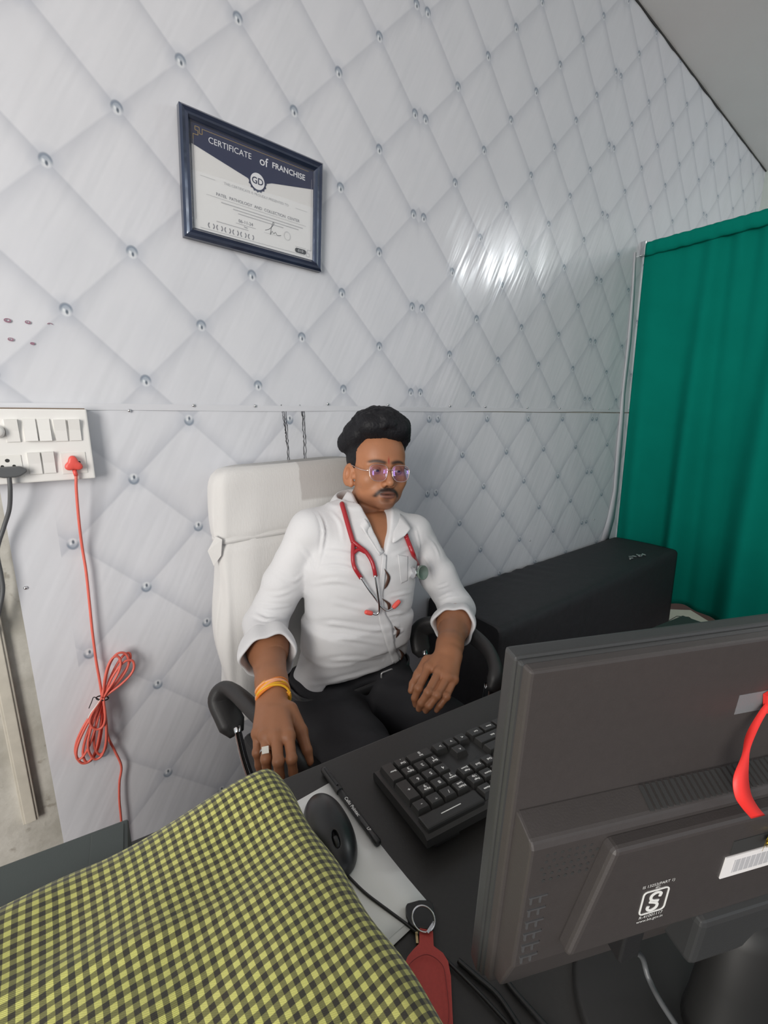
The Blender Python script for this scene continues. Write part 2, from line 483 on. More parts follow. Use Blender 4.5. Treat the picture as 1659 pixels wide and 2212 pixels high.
for k in range(-1, 3):
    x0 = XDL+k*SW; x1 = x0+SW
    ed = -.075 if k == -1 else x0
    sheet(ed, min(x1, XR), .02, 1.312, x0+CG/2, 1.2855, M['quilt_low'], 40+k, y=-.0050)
# blank hem over the joint between the upper and the lower sheets, pinned
V = []; F = []
NX = 60
for i in range(NX+1):
    x = -.6+i/NX*(XR+.6); dz = .0012*math.sin(x*9)
    hb = 1.310+.008*(x+.05)/1.7; V += [(x, -.0082, hb-.003+dz), (x, -.0082, hb+.0125+dz*.5)]
for i in range(NX): F.append((2*i, 2*i+2, 2*i+3, 2*i+1))
hem = mesh('sheet_hem', V, F, M['white_sheet'], wall); solidify(hem, .0004)
PV, PF = lathevf([(0, .0035), (.0025, .003), (.0040, .0012), (.0042, 0), (0.0, 0)], 10, 'y')
pinm = mesh('pin', PV, PF, M['chrome'], wall, True, loc=(0.185, -.010, 1.308))
for x, z in [(.333, 1.322), (.497, 1.323), (.732, 1.332), (.97, 1.333), (1.27, 1.333), (1.475, 1.333), (1.76, 1.333), (2.02, 1.333), (2.33, 1.333), (2.5, 1.335), (1.86, .70), (2.47, .72)]:
    inst('pin', pinm, wall, (x, -.010 if z > 1 else -.008, z))
pn = ony(55, 1270, -.006); inst('pin', pinm, wall, tuple(pn))
# torn print: two ragged black lines under the hem
for xa in (612, 652):
    for q in range(3):
        pts = []; xx = xa+q*4-4; y0 = 874+q*3; y1 = 1000 if q == 1 else (950 if q == 0 else 1004)
        if xa > 640 and q == 0: y1 = 900
        n = 26
        for i in range(n+1):
            t = i/n; pts.append(ony(xx+t*(11 if xa < 640 else 6)+random.uniform(-1.2, 1.2), y0+t*(y1-y0), -.0072))
        Vs = []; Fs = []
        for i, p in enumerate(pts):
            wd = .0003+.0011*random.random()*(1 if q == 1 else .6); Vs += [p-[wd, 0, 0], p+[wd, 0, 0]]
        for i in range(n): Fs.append((2*i, 2*i+1, 2*i+3, 2*i+2))
        o = mesh('torn_line', Vs, Fs, M['ink'], wall); solidify(o, .0006)
for px, py, rr in [(16, 692, .006), (60, 696, .005), (108, 701, .005), (23, 733, .005), (70, 742, .004)]:
    p = ony(px, py, -.0072); V = []; F = []
    n = 12
    for i in range(n):
        a = 2*PI*i/n; k = .55 if px != 70 else .15
        V += [(p[0]+rr*math.cos(a), p[1], p[2]+rr*.7*math.sin(a)), (p[0]+rr*k*math.cos(a+.2), p[1], p[2]+rr*.6*k*math.sin(a+.2)+.0006)]
    for i in range(n if px != 108 else 6): F.append((2*i, 2*((i+1) % n), 2*((i+1) % n)+1, 2*i+1))
    o = mesh('ink_mark', V, F, M['purple_ink'], wall); solidify(o, .0003)
# loose blank margin of the sheet beside the curtain
pts = [(1371, 545), (1366, 640), (1358, 740), (1347, 850), (1337, 960), (1330, 1060), (1318, 1120), (1304, 1168)]
V = []; F = []
for i, (px, py) in enumerate(pts):
    a = ony(px-1-i*.8, py, -.0095); c = ony(px+4+i*.9-(3 if i in (3, 5) else 0), py, -.0105); V += [a, c]
for i in range(len(pts)-1): F.append((2*i, 2*i+1, 2*i+3, 2*i+2))
o = mesh('sheet_margin', V, F, M['white_sheet'], wall, True); solidify(o, .001)

# ceiling: sagging board just above the sheets, dark strip painted in for the shade of the gap along the wall
V = []; F = []
ys = [0.12, -.4, -1.2, -2.2, -3.2]; xs = [XL, 0, 1, 2.2, 3, 3.8, XR+.1]
for y in ys:
    for x in xs: V.append((x, y, zceil(x)+.006))
for y in ys:
    for x in xs: V.append((x, y, zceil(x)+.06))
nx = len(xs); ny = len(ys); o2 = nx*ny
for j in range(ny-1):
    for i in range(nx-1):
        a = j*nx+i; F.append((a, a+1, a+nx+1, a+nx)); F.append((a+o2, a+o2+nx, a+nx+1+o2, a+1+o2))
ceil = mesh('ceiling', V, F, M['ceil']); tag(ceil, 'grey plain board ceiling', 'ceiling', kind='structure')
V = []; F = []
for i in range(60):
    x = 1.5+i*.05; wv = .004+.005*abs(math.sin(i*.7))*(1 if i % 13 > 3 else .1); z = zceil(x)+.004
    V += [(x, -.0095, z-wv), (x, -.0095, z+.003)]
for i in range(59): F.append((2*i, 2*i+2, 2*i+3, 2*i+1))
o = mesh('crack_shade', V, F, M['gap'], ceil); solidify(o, .0008)
fl = box('floor', (-7, -9, -.05), (8, .12, 0), M['floor']); tag(fl, 'dark reddish brown floor', 'floor', kind='structure')  # stretched far past the room so its dark surface cuts light from below
wr = box('wall_right', (XR, -3.2, 0), (XR+.1, 0.0, 3.1), M['pale']); tag(wr, 'pale green side wall behind the curtain', 'wall', kind='structure')

# PVC cable trunking on the bare plaster strip
tr = empty('trim_1', tuple(ony(40, 1540, 0))); tag(tr, 'old cream PVC cable trunking on bare plaster', 'trim', kind='structure')
M['cream'] = mat('aged_cream_pvc', (.56, .53, .46), .55, var=.18, vs=30)
b0 = np.array(tr.location)
xa, xb = -.143, -.112
V, F = boxvf((xa, -.014, .33), (xb, -.0005, 1.14), .002); mesh('trunking_body', np.array(V)-b0, F, M['cream'], tr)
V, F = boxvf((xa+.005, -.017, .332), (xb-.005, -.0135, 1.14), .0015); mesh('trunking_lid', np.array(V)-b0, F, M['cream'], tr)

# ================================================================ SWITCHBOARD
SB = empty('switchboard', (-.02, 0, 1.23)); tag(SB, 'white modular electric switchboard on the wall beside the chair', 'switchboard')
bz0, bz1 = 1.155, 1.311
sbx0, sbx1 = -.235, .098
def L(p): return np.array(p)-np.array(SB.location)
def lbox(name, lo, hi, m, parent=SB, bev=.0008, **kw): return box(name, tuple(L(lo)), tuple(L(hi)), m, parent, bev, **kw)
lbox('back_box', (sbx0, -.030, bz0), (sbx1, -.002, bz1), M['white_pl'], bev=.003)
lbox('face_plate', (sbx0+.001, -.038, bz0+.001), (sbx1-.001, -.0298, bz1-.001), M['switch'], bev=.003)
lbox('top_crack', (sbx0, -.034, bz1-.0015), (sbx1-.004, -.0295, bz1+.0012), mat('brown_dust', (.16, .11, .07), .8), bev=.0003)
def sbp(px, py): p = ony(px, py, -.038); return p[0], p[2]
rk = None
for (x0, y0, x1, y1, on) in [(12, 909, 41, 952, 0), (52, 908, 79, 950, 1), (82, 908, 110, 950, 1), (117, 909, 145, 951, 0), (147, 908, 175, 950, 0), (63, 981, 88, 1021, 0), (92, 979, 119, 1019, 0)]:
    ax, az = sbp(x0, y1); bx, bz = sbp(x1, y0); cx, cz = (ax+bx)/2, (az+bz)/2; hw, hh = .0105, .0225
    sw = lbox('switch_module', (cx-hw-.0012, -.0388, cz-hh-.0015), (cx+hw+.0012, -.0375, cz+hh+.0015), M['white_pl'], bev=.0004)
    tl = .0028 if on else -.0028
    V = [(-hw, -.001, -hh), (hw, -.001, -hh), (hw, -.001, hh), (-hw, -.001, hh), (-hw, -.0055-tl, -hh), (hw, -.0055-tl, -hh), (hw, -.0055+tl, hh), (-hw, -.0055+tl, hh), (-hw, -.0042, 0), (hw, -.0042, 0)]
    F = [(4, 5, 9, 8), (8, 9, 6, 7), (0, 4, 8, 7, 3), (1, 2, 6, 9, 5), (0, 1, 5, 4), (3, 7, 6, 2)]
    o = mesh('rocker', V, F, M['switch'], sw); o.location = tuple(L((cx, -.0385, cz)))
# fan regulator knob at the frame edge and two sockets
kx, kz = sbp(-6, 932); V, F = lathevf([(.0, .016), (.009, .016), (.0115, .013), (.013, .002), (.013, 0)], 24, 'y'); mesh('regulator_knob', V, F, M['switch'], SB, True, loc=tuple(L((kx, -.038, kz))))
def socket(cx, cz, s):
    so = lbox('socket_module', (cx-s, -.0392, cz-s), (cx+s, -.0375, cz+s), M['white_pl'], bev=.0012)
    for dx, dz, r in ((0, .0125, .0038), (-.0095, .001, .0028), (.0095, .001, .0028)):
        V, F = lathevf([(r, .0006), (r*.9, .0007), (0, .0005)], 12, 'y'); mesh('socket_hole', V, F, M['gap'], so, loc=tuple(L((cx+dx, -.039, cz+dz))))
    return so
ex, ez = sbp(18, 1008); socket(ex, ez, .0235)
rx, rz = sbp(160, 1000); socket(rx, rz, .0235)

# ================================================================ PLUGS AND CORDS
rx, _, rz = ony(159, 1003, -.052)
pr = empty('red_plug_cord', (rx, -.04, rz)); tag(pr, 'coral red three-pin plug with a long cord tied in a bundle', 'power cord')
out = []
for i in range(60):
    a = 2*PI*i/60+PI/2; rr = .0135+.0032*math.cos(3*(a-PI/2)); out.append((rr*math.cos(a)*1.08, rr*math.sin(a)*1.1))
secs = [(1.0, 0.0), (1.0, -.011), (.97, -.0128), (.88, -.0142), (.6, -.0150), (.3, -.0153), (.001, -.0154)]
V = []; F = []
for k, (s, y) in enumerate(secs):
    for (a, b) in out: V.append((a*s, y, b*s))
for k in range(len(secs)-1):
    for i in range(60): j = (i+1) % 60; F.append((k*60+i, k*60+j, (k+1)*60+j, (k+1)*60+i))
plug = mesh('plug_body', V, F, M['red_pl'], pr, True)
pb = np.array(pr.location)
tube('strain_relief', [(0, -.0065, -.012), (0.001, -.0065, -.02), (.002, -.0065, -.026)], .0042, M['red_pl'], pr, 10)
P0 = pb+[.002, -.0065, -.024]
W_ = lambda px, py, y=-.022: ony(px, py, y)
path = [P0, W_(165, 1060, -.044), W_(171, 1130, -.035), W_(178, 1185), W_(186, 1235), W_(193, 1300), W_(199, 1360), W_(204, 1400), W_(208, 1430), W_(216, 1475), W_(221, 1510)]
tube('cord_upper', spline(path, 8)-pb, .0030, M['cord_red'], pr, 8)
ctr = (222, 1507)
def loop(tip, wid, up, y, n0=0, r=.0030):
    tx, ty = tip; dx, dy = tx-ctr[0], ty-ctr[1]; L_ = math.hypot(dx, dy); ux, uy = dx/L_, dy/L_; vx, vy = -uy, ux
    pts = []
    for s, wv in ((0, .10), (.18, .35), (.45, .8), (.72, 1.0), (.9, .75), (1.0, 0), (.92, -.75), (.72, -1.0), (.45, -.8), (.18, -.35), (0, -.10)):
        pts.append(ony(ctr[0]+ux*L_*s+vx*wid*wv, ctr[1]+uy*L_*s+vy*wid*wv, y-.006*math.sin(s*3)))
    return spline(pts, 5)
k = 0
for tip, wid, y in [((280, 1411), 11, -.024), ((270, 1411), 19, -.030), ((287, 1428), 15, -.036), ((255, 1418), 13, -.040), ((176, 1648), 24, -.022), ((186, 1646), 14, -.028), ((168, 1640), 12, -.034), ((205, 1640), 19, -.038), ((215, 1630), 14, -.030), ((206, 1575), 16, -.044)]:
    tube('cord_loop', loop(tip, wid, 0, y)-pb, .0030, M['cord_red'], pr, 7)
path = [W_(221, 1500), W_(226, 1545), W_(233, 1590), W_(248, 1622), W_(262, 1655), W_(258, 1690), W_(258, 1730), W_(262, 1775), W_(266, 1850), W_(270, 1980)]
tube('cord_lower', spline(path, 8)-pb, .0030, M['cord_red'], pr, 8)
tp = [ony(210+24*math.sin(a)*.55+11, 1508+5*math.cos(a), -.033-.014*math.cos(a)) for a in np.linspace(0, 2*PI, 14)[:-1]]
tie = tube('twist_tie', spline(tp, 3, True)-pb, .0016, M['ink'], pr, 6, True)
tube('twist_tie_end', spline([W_(216, 1512, -.046), W_(203, 1506, -.05), W_(198, 1516, -.052), W_(192, 1530, -.05)], 5)-pb, .0011, M['ink'], pr, 6)
tube('twist_tie_end', spline([W_(216, 1512, -.047), W_(208, 1524, -.05), W_(196, 1540, -.05), W_(190, 1552, -.048)], 5)-pb, .0013, M['white_pl'], pr, 6)

gx, _, gz = ony(18, 1018, -.05)
gp = empty('grey_plug_cord', (gx, -.04, gz)); tag(gp, 'flat grey two-pin plug with grey cord in the board socket', 'power cord')
pbody = [(-.030, .0), (-.022, .009), (.020, .009), (.030, .003), (.030, -.003), (.018, -.011), (.008, -.013), (-.008, -.013), (-.020, -.010)]
V, F = prismvf(pbody, -.001, -.018, 'xz'); o = mesh('plug_body', V, F, M['grey_cord'], gp)
md = o.modifiers.new('b', 'BEVEL'); md.width = .0025; md.segments = 2
gb = np.array(gp.location)
tube('cord', spline([gb+[0, -.012, -.010], W_(22, 1060, -.05), W_(20, 1100, -.04), W_(8, 1140, -.03), W_(-6, 1190, -.028), W_(2, 1240, -.028), W_(6, 1275, -.028), W_(-2, 1320, -.028), W_(-14, 1370, -.028)], 8)-gb, .0042, M['grey_cord'], gp, 8)

# ================================================================ FRAMED CERTIFICATE
CT = empty('framed_certificate', (.5325, 0, 1.8465)); CT.rotation_euler = (math.radians(1.6), math.radians(2.0), 0)
tag(CT, 'certificate in a shiny dark blue frame hanging on the quilted wall', 'certificate')
def frame_mat():
    m, b = newmat('navy_foil_frame'); tc = texco(); n = noise(1, 3, mapping(tc, (14, 14, 14)))
    setp(b, mixc(n, S(38, 46, 66), S(60, 72, 96)), .24, .35, nrm=bump(n, .45, .006)); b.inputs['Coat Weight'].default_value = .5; return m
M['frame'] = frame_mat()
fw, fh, bd = .372, .274, .026
yo = -.028
prof = [(0, 0), (0, -.018), (.005, -.023), (.012, -.020), (.018, -.022), (.022, -.016), (bd, -.012), (bd, 0)]
for nm, ln, rot, cx, cz in (('frame_rail', fw, 0, 0, fh/2), ('frame_rail', fh, 90, fw/2, 0), ('frame_rail', fw, 180, 0, -fh/2), ('frame_rail', fh, 270, -fw/2, 0)):
    V = []; F = []; k = len(prof)
    for s in (-1, 1):
        for (d, y) in prof: V.append((s*(ln/2-d), y, -d))
    for q in range(k): r = (q+1) % k; F.append((q, r, k+r, k+q))
    F.append(list(range(k))); F.append(list(range(2*k-1, k-1, -1)))
    a = math.radians(rot); V = [(x*math.cos(a)+z*math.sin(a), y, -x*math.sin(a)+z*math.cos(a)) for x, y, z in V]
    o = mesh('frame_rail', V, F, M['frame'], CT, loc=(cx, yo+.02, cz))
box('backing', (-fw/2+.005, yo+.012, -fh/2+.005), (fw/2-.005, yo+.020, fh/2-.005), M['ink'], CT)
pw, ph = fw-2*bd+.004, fh-2*bd+.004
M['paper'] = mat('certificate_paper', (.80, .80, .80), .5, var=.01)
M['navy'] = mat('navy_print', S(36, 47, 82), .4, var=.10, vs=8)
M['gold'] = mat('gold_print', (.50, .36, .12), .4, .3)
M['greyprint'] = mat('grey_print', (.22, .22, .25), .6); M['lightprint'] = mat('light_print', (.46, .46, .48), .6)
M['whiteprint'] = mat('white_print', (.86, .87, .90), .5)
box('certificate_sheet', (-pw/2, yo+.0095, -ph/2), (pw/2, yo+.0115, ph/2), M['paper'], CT)
yp = yo+.0092
def cx_(f): return -pw/2+f*pw
def cz_(f): return ph/2-f*ph
def dec(name, poly, m, dy=0.0, parent=CT):
    V, F = prismvf([(cx_(a), cz_(b)) for a, b in poly], yp-dy, yp-dy-.0002); return mesh(name, V, F, m, parent)
dec('navy_header', [(0, 0), (1, 0), (1, .20), (.62, .30), (.5, .37), (.42, .335), (0, .20)], M['navy'])
RX = (PI/2, 0, 0)
def ctx(s, size, m, fx, fz, dy=.0004, **kw): return text(s, size, m, CT, (cx_(fx), yp-dy, cz_(fz)), RX, **kw)
ctx('CERTIFICATE', .0185, M['whiteprint'], .29, .115, xs=.98); ctx('of', .028, M['whiteprint'], .552, .118, bold=.0002); ctx('FRANCHISE', .0185, M['whiteprint'], .77, .115, xs=1.0, bold=.0003)
# seal
sx, sz = .5, .335; ar = pw/ph
star = []
for i in range(48):
    a = 2*PI*i/48; r = .072+(.006 if i % 3 == 0 else -.002); star.append((sx+r*math.cos(a), sz+r*ar*math.sin(a)))
dec('seal_edge', star, M['navy'], .0003)
dec('seal', [(sx+.058*math.cos(2*PI*i/32), sz+.058*ar*math.sin(2*PI*i/32)) for i in range(32)], M['whiteprint'], .0006)
ctx('GD', .021, M['navy'], sx, sz, .0011, bold=.0003)
def strip(pts, wd, m, dy=.0004, nm='printed_line'):
    V = []; F = []
    P = np.array([(cx_(a), cz_(b)) for a, b in pts]); T = np.gradient(P, axis=0); T /= np.linalg.norm(T, axis=1)[:, None]+1e-9
    for p, t in zip(P, T): n = np.array([-t[1], t[0]])*wd/2; V += [(p[0]+n[0], yp-dy, p[1]+n[1]), (p[0]-n[0], yp-dy, p[1]-n[1])]
    for i in range(len(P)-1): F.append((2*i, 2*i+1, 2*i+3, 2*i+2))
    return mesh(nm, V, F, m, CT)
for f in (0, 1):
    g = lambda a, b: (a, b) if f == 0 else (1-a, 1-b)
    mm = M['gold'] if f == 0 else M['lightprint']
    for seg in ([(.02, .16), (.02, .11)], [(.02, .11), (.055, .11)], [(.055, .11), (.055, .07)], [(.055, .07), (.035, .07)], [(.035, .07), (.035, .035)], [(.035, .035), (.065, .035)], [(.065, .035), (.065, .09)], [(.065, .09), (.085, .09)], [(.085, .09), (.085, .04)]):
        strip([g(*q) for q in seg], .0012, mm, .0005)
    strip([g(.085, .04), g(.95, .03)], .0010, mm); strip([g(.02, .16), g(.022, .90)], .0008, M['lightprint'])
ctx('THIS CERTIFICATE IS PROUDLY PRESENTED TO', .0082, M['lightprint'], .5, .47)
strip([(.06, .47), (.17, .47)], .0007, M['lightprint']); strip([(.83, .47), (.94, .47)], .0007, M['lightprint'])
ctx('PATEL  PATHOLOGY  AND  COLLECTION  CENTER', .0098, M['greyprint'], .52, .60)
strip([(.10, .632), (.93, .632)], .0007, M['lightprint'])
for z, a, b in ((.665, .21, .90), (.695, .30, .86), (.725, .34, .72)): strip([(a, z), (b, z)], .0018, M['lightprint'])
ctx('06-11-24', .0105, M['greyprint'], .40, .795); strip([(.32, .825), (.48, .825)], .0006, M['greyprint']); ctx('Date', .005, M['greyprint'], .40, .842)
strip([(.17, .865), (.42, .865)], .0016, M['lightprint'])
for i in range(6):
    fx = .13+i*.062
    for s in (-1, 1): strip([(fx+s*.022*math.cos(a), .925+.030*math.sin(a)) for a in np.linspace(-.9, .95, 8)], .0022, M['greyprint'], nm='laurel')
sg = [(.56, .81), (.60, .78), (.635, .72), (.63, .70), (.615, .76), (.605, .84), (.62, .80), (.635, .82), (.65, .80), (.665, .825), (.70, .815)]
strip(spline([(a, b, 0) for a, b in sg], 5)[:, :2], .0009, M['ink'], nm='signature'); strip([(.55, .835), (.70, .83)], .0005, M['lightprint'])
strip([(.755+.028*math.cos(a), .80+.045*math.sin(a)) for a in np.linspace(0, 2*PI, 24)], .0022, mat('faint_stamp', (.62, .62, .63), .6), nm='stamp')
dec('badge', [(.88+a, .925+b*ar) for a, b in rrect(.105, .036, .017, 4)], M['ink'], .0004)
ctx('G I D', .0075, M['whiteprint'], .88, .925, .0008)
strip([(.83, .885), (.93, .885)], .0008, M['lightprint'])
mg, bg = newmat('picture_glass'); setp(bg, (1, 1, 1), .04); bg.inputs['Transmission Weight'].default_value = 1.0; bg.inputs['IOR'].default_value = 1.35
M['glass'] = mg
def thin_glass(name, tint=(1, 1, 1), refl=(1, 1, 1), base=.06, blend=.35, rough=.02, k=.5):
    m = bpy.data.materials.new(name); m.use_nodes = True; nt = m.node_tree; nt.nodes.clear(); X.nt = nt
    o = nt.nodes.new('ShaderNodeOutputMaterial'); mx = nt.nodes.new('ShaderNodeMixShader')
    t = nt.nodes.new('ShaderNodeBsdfTransparent'); t.inputs[0].default_value = (*tint, 1)
    g = nt.nodes.new('ShaderNodeBsdfGlossy'); g.inputs[0].default_value = (*refl, 1); g.inputs['Roughness'].default_value = rough
    lw = nt.nodes.new('ShaderNodeLayerWeight'); lw.inputs[0].default_value = blend
    f = X(lw.outputs['Facing'])*k+base
    nt.links.new(f.s, mx.inputs[0]); nt.links.new(t.outputs[0], mx.inputs[1]); nt.links.new(g.outputs[0], mx.inputs[2]); nt.links.new(mx.outputs[0], o.inputs[0])
    return m
M['pane'] = thin_glass('picture_glass_thin', base=.03, blend=.15)
box('glass_pane', (-pw/2, yo+.0055, -ph/2), (pw/2, yo+.0070, ph/2), M['pane'], CT)

# ================================================================ DESK
DA = math.radians(-7.2)
DK = empty('desk', (.2425, -.6905, 0), DA); tag(DK, 'black laminate desk with keyboard and monitor standing on it', 'desk')
M['desk'] = mat('black_laminate', (.026, .0245, .0235), .42, var=.15, vs=200, bs=500, bd=.0003)
box('desk_top', (-.85, -.80, .722), (1.15, 0, .75), M['desk'], DK, .002)
for x in (-.82, 1.10): box('side_panel', (x, -.76, 0), (x+.025, -.03, .722), M['desk'], DK, .001)
box('modesty_panel', (-.795, -.62, .30), (1.10, -.60, .722), M['desk'], DK, .001)
DT = .7501
# ---------------------------------------------------------------- paper, pen
PP = empty('paper_sheet', (0.141, -.8505, DT)); tag(PP, 'white A4 sheets lying under the mouse', 'paper')
M['sheet'] = mat('copy_paper', (.84, .85, .83), .6, var=.02)
pa = onz(715, 1692, .75); pb_ = onz(926, 1957, .75); ex_ = unit((pa-pb_)[:2]); ang = math.atan2(ex_[1], ex_[0])-PI/2
PP.location = (pb_[0], pb_[1], DT); PP.rotation_euler = (0, 0, ang)
def paper(x0, x1, y0, y1, z, a):
    V = []; F = []; n = 10
    for j in range(n+1):
        for i in range(n+1):
            x = x0+(x1-x0)*i/n; y = y0+(y1-y0)*j/n
            V.append((x*math.cos(a)-y*math.sin(a), x*math.sin(a)+y*math.cos(a), z+.0006*math.sin(i*.6+j*.5)**2+(.002*max(0, (i-7)/3)*max(0, (3-j)/3))))
    for j in range(n):
        for i in range(n): q = j*(n+1)+i; F.append((q, q+1, q+n+2, q+n+1))
    o = mesh('sheet', V, F, M['sheet'], PP, True); solidify(o, .0004, 0); return o
paper(-.297, -.0005, 0, (np.linalg.norm((pa-pb_)[:2])), .0016, 0)
paper(-.297, .001, -.006, .2, .0005, math.radians(1.2))
a_, b_ = onz(698, 1660, .757), onz(818, 1822, .757)
PN = empty('ballpoint_pen', tuple(a_[:2])+(DT,)); d_ = b_-a_; PN.rotation_euler = (0, 0, math.atan2(d_[1], d_[0]))
tag(PN, 'black capped ballpoint pen with white lettering', 'pen'); pl = np.linalg.norm(d_[:2])
V, F = lathevf([(0, 0), (.0042, .0005), (.0052, .003), (.0056, pl*.34), (.0056, pl*.345), (.0048, pl*.35)], 18, 'x'); mesh('cap', V, F, M['black_pl'], PN, True, loc=(0, 0, .0064))
V, F = lathevf([(.0046, pl*.345), (.0046, pl*.92), (.0050, pl*.925), (.0050, pl*.985), (.004, pl), (0, pl)], 18, 'x'); mesh('barrel', V, F, M['black_pl'], PN, True, loc=(0, 0, .0064))
box('clip', (.006, -.0018, .0118), (pl*.30, .0018, .0132), M['black_pl'], PN, .0005)
M['white_ink'] = mat('white_lettering', (.78, .78, .76), .5, var=.02)
text('Cello Pointec', .0068, M['white_ink'], PN, (pl*.58, -.0012, .0112), (0, 0, 0), bold=.0001); text('LP', .006, M['white_ink'], PN, (pl*.86, -.0012, .0112))

# ---------------------------------------------------------------- keyboard
KB = empty('keyboard', (.345, -.777, DT)); KB.rotation_euler = (math.radians(-7.5), 0, math.radians(-8.9))
tag(KB, 'black full-size computer keyboard with white legends, half behind the monitor', 'keyboard')
M['kb'] = mat('keyboard_plastic', (.022, .0215, .021), .36, bs=900, bd=.00015)
M['key'] = mat('keycap_plastic', (.030, .0295, .029), .34, bs=1200, bd=.0001)
KD, KL = .148, .545
V, F = prismvf([(0, .0015), (0, .011), (-.004, .016), (-.141, .017), (-KD, .012), (-KD, .0015)], 0, KL, 'xy')
V = [(z, x, y) for x, y, z in V]; bevel0 = mesh('keyboard_case', V, F, M['kb'], KB)
box('brand_bar', (.005, -.1435, .010), (.0985, -.1195, .0225), M['kb'], KB, .0025)
F2 = boxvf((.020, -.1345, -.0175), (.060, -.128, .004), .001); F3 = boxvf((KL-.06, -.1345, -.0175), (KL-.020, -.128, .004), .001)
mesh('foot', *F2, M['kb'], KB); mesh('foot', *F3, M['kb'], KB)
keycache = {}
def keymesh(wd, dp):
    k = (round(wd, 4), round(dp, 4))
    if k not in keycache:
        hx, hy = wd/2, dp/2; tx, ty = hx-.0030, hy-.0026
        V = [(-hx, -hy, 0), (hx, -hy, 0), (hx, hy, 0), (-hx, hy, 0), (-tx-.0008, -ty, .0088), (tx+.0008, -ty, .0088), (tx+.0008, ty, .0088), (-tx-.0008, ty, .0088), (-tx, -ty+.0006, .0098), (tx, -ty+.0006, .0098), (tx, ty-.0006, .0098), (-tx, ty-.0006, .0098)]
        F = [(3, 2, 1, 0)]+[(i, (i+1) % 4, (i+1) % 4+4, i+4) for i in range(4)]+[(i+4, (i+1) % 4+4, (i+1) % 4+8, i+8) for i in range(4)]+[(8, 9, 10, 11)]
        me = bpy.data.meshes.new('key'); me.from_pydata(V, [], F); me.materials.append(M['key']); keycache[k] = me
    return keycache[k]
U = .0222
def key(x, row, leg='', wu=1.0, hu=1.0, big=None):
    """x = units from the numeric end; row 0 = nearest the sitter"""
    wd, dp = wu*U-.0007, hu*U-.0007
    cx = .0075+(x+wu/2)*U+(.0045 if x >= 4 else 0)+(.0045 if x >= 7 else 0); cy = -.0065-(row+hu/2)*U-(.0010 if row >= 5 else 0)
    o = bpy.data.objects.new('key', keymesh(wd, dp)); COL.objects.link(o); o.parent = KB; o.location = (cx, cy, .0158)
    lines = leg.split('|') if leg else []
    for i, s in enumerate(lines):
        sz = .0078 if len(s) < 2 else (.0056 if len(s) < 4 else .0045)
        text(s, sz, M['white_ink'], o, (.0012, -.0034+.0066*i if len(lines) > 1 else -.0012, .00992), (0, 0, PI), 'legend', bold=.00022)
key(0, 0, 'Enter', 1, 2); key(0, 2, '+', 1, 2); key(0, 4, '-')
for c, col in enumerate([['Del|.', 'PgDn|3', '6', 'PgUp|9', '*'], [None, '2', '5', '8', '/'], ['Ins|0', 'End|1', '4', 'Home|7', 'Num|Lock']]):
    for r, s in enumerate(col):
        if s is None or s.startswith('Ins|0'): continue
        key(1+c, r, s)
key(2, 0, 'Ins|0', 2)
key(4, 0, '>'); key(5, 0, 'v'); key(6, 0, '<'); key(5, 1, '^')
for c, (a, b) in enumerate([('Page|Down', 'Page|Up'), ('End', 'Home'), ('Del', 'Insert')]): key(4+c, 3, a); key(4+c, 4, b)
for c, s in enumerate(['Pause', 'Scroll', 'PrtSc']): key(4+c, 5, s)
xx = 7
for s, wu in [('Ctrl', 1.25), ('Menu', 1.25), ('Win', 1.25), ('Alt', 1.25), ('', 6.25), ('Alt', 1.25), ('Win', 1.25), ('Ctrl', 1.25)]: key(xx, 0, s, wu); xx += wu
xx = 7
for s, wu in [('Shift', 2.75)]+[(c, 1) for c in '/.,MNBVCXZ']+[('Shift', 2.25)]: key(xx, 1, s, wu); xx += wu
xx = 7
for s, wu in [('Enter', 2.25)]+[(c, 1) for c in "';LKJHGFDSA"]+[('Caps', 1.75)]: key(xx, 2, s, wu); xx += wu
xx = 7
for s, wu in [('|\\'[1:], 1.5)]+[(c, 1) for c in '][POIUYTREWQ']+[('Tab', 1.5)]: key(xx, 3, s, wu); xx += wu
xx = 7
for s, wu in [('Backsp', 2)]+[(c, 1) for c in '=-0987654321`']: key(xx, 4, s, wu); xx += wu
for i in range(12): key(7+i*1.0+(i//4)*.5, 5, 'F%d' % (12-i))
key(21, 5, 'Esc')
box('maker_strip', (.034, -.1325, .0224), (.066, -.1312, .0228), M['white_ink'], KB)

# ---------------------------------------------------------------- mouse
MS = empty('computer_mouse', tuple(onz(712, 1800, .75)[:2])+(DT+.0022,)); m0 = onz(684, 1722, .765); m1 = onz(742, 1880, .765); dd = m1-m0
MS.rotation_euler = (0, 0, math.atan2(dd[1], dd[0])); MS.location = (*(((m0+m1)/2)[:2]), DT+.0022)
tag(MS, 'black wired optical mouse on the white paper', 'mouse')
M['mouse'] = mat('mouse_rubber', (.022, .023, .025), .34, bs=900, bd=.0001)
s = SDF((-.064, -.036, -.004), (.064, .036, .044), .0014)
s.u(ell((-.006, 0, .003), (.058, .0305, .034))).u(ell((.014, 0, .004), (.045, .029, .026)), .01)
s.op((lambda x, y, z: (0-z)+0*x+0*y, (-.06, -.03, -.01), (.06, .03, .05)), .003, 'i')
s.s_(cap((.018, 0, .040), (.075, 0, .022), .0009, .0009), .0006); s.s_(ell((.030, 0, .030), (.012, .0042, .007)), .001)
V, F = s.mesh(1); sdfobj('mouse_body', V, F, M['mouse'], MS)
V, F = lathevf([(.0, -.003), (.0085, -.003), (.0095, -.002), (.0095, .002), (.0085, .003), (0, .003)], 24, 'y'); mesh('scroll_wheel', V, F, M['black_pl'], MS, True, loc=(.030, 0, .0225))
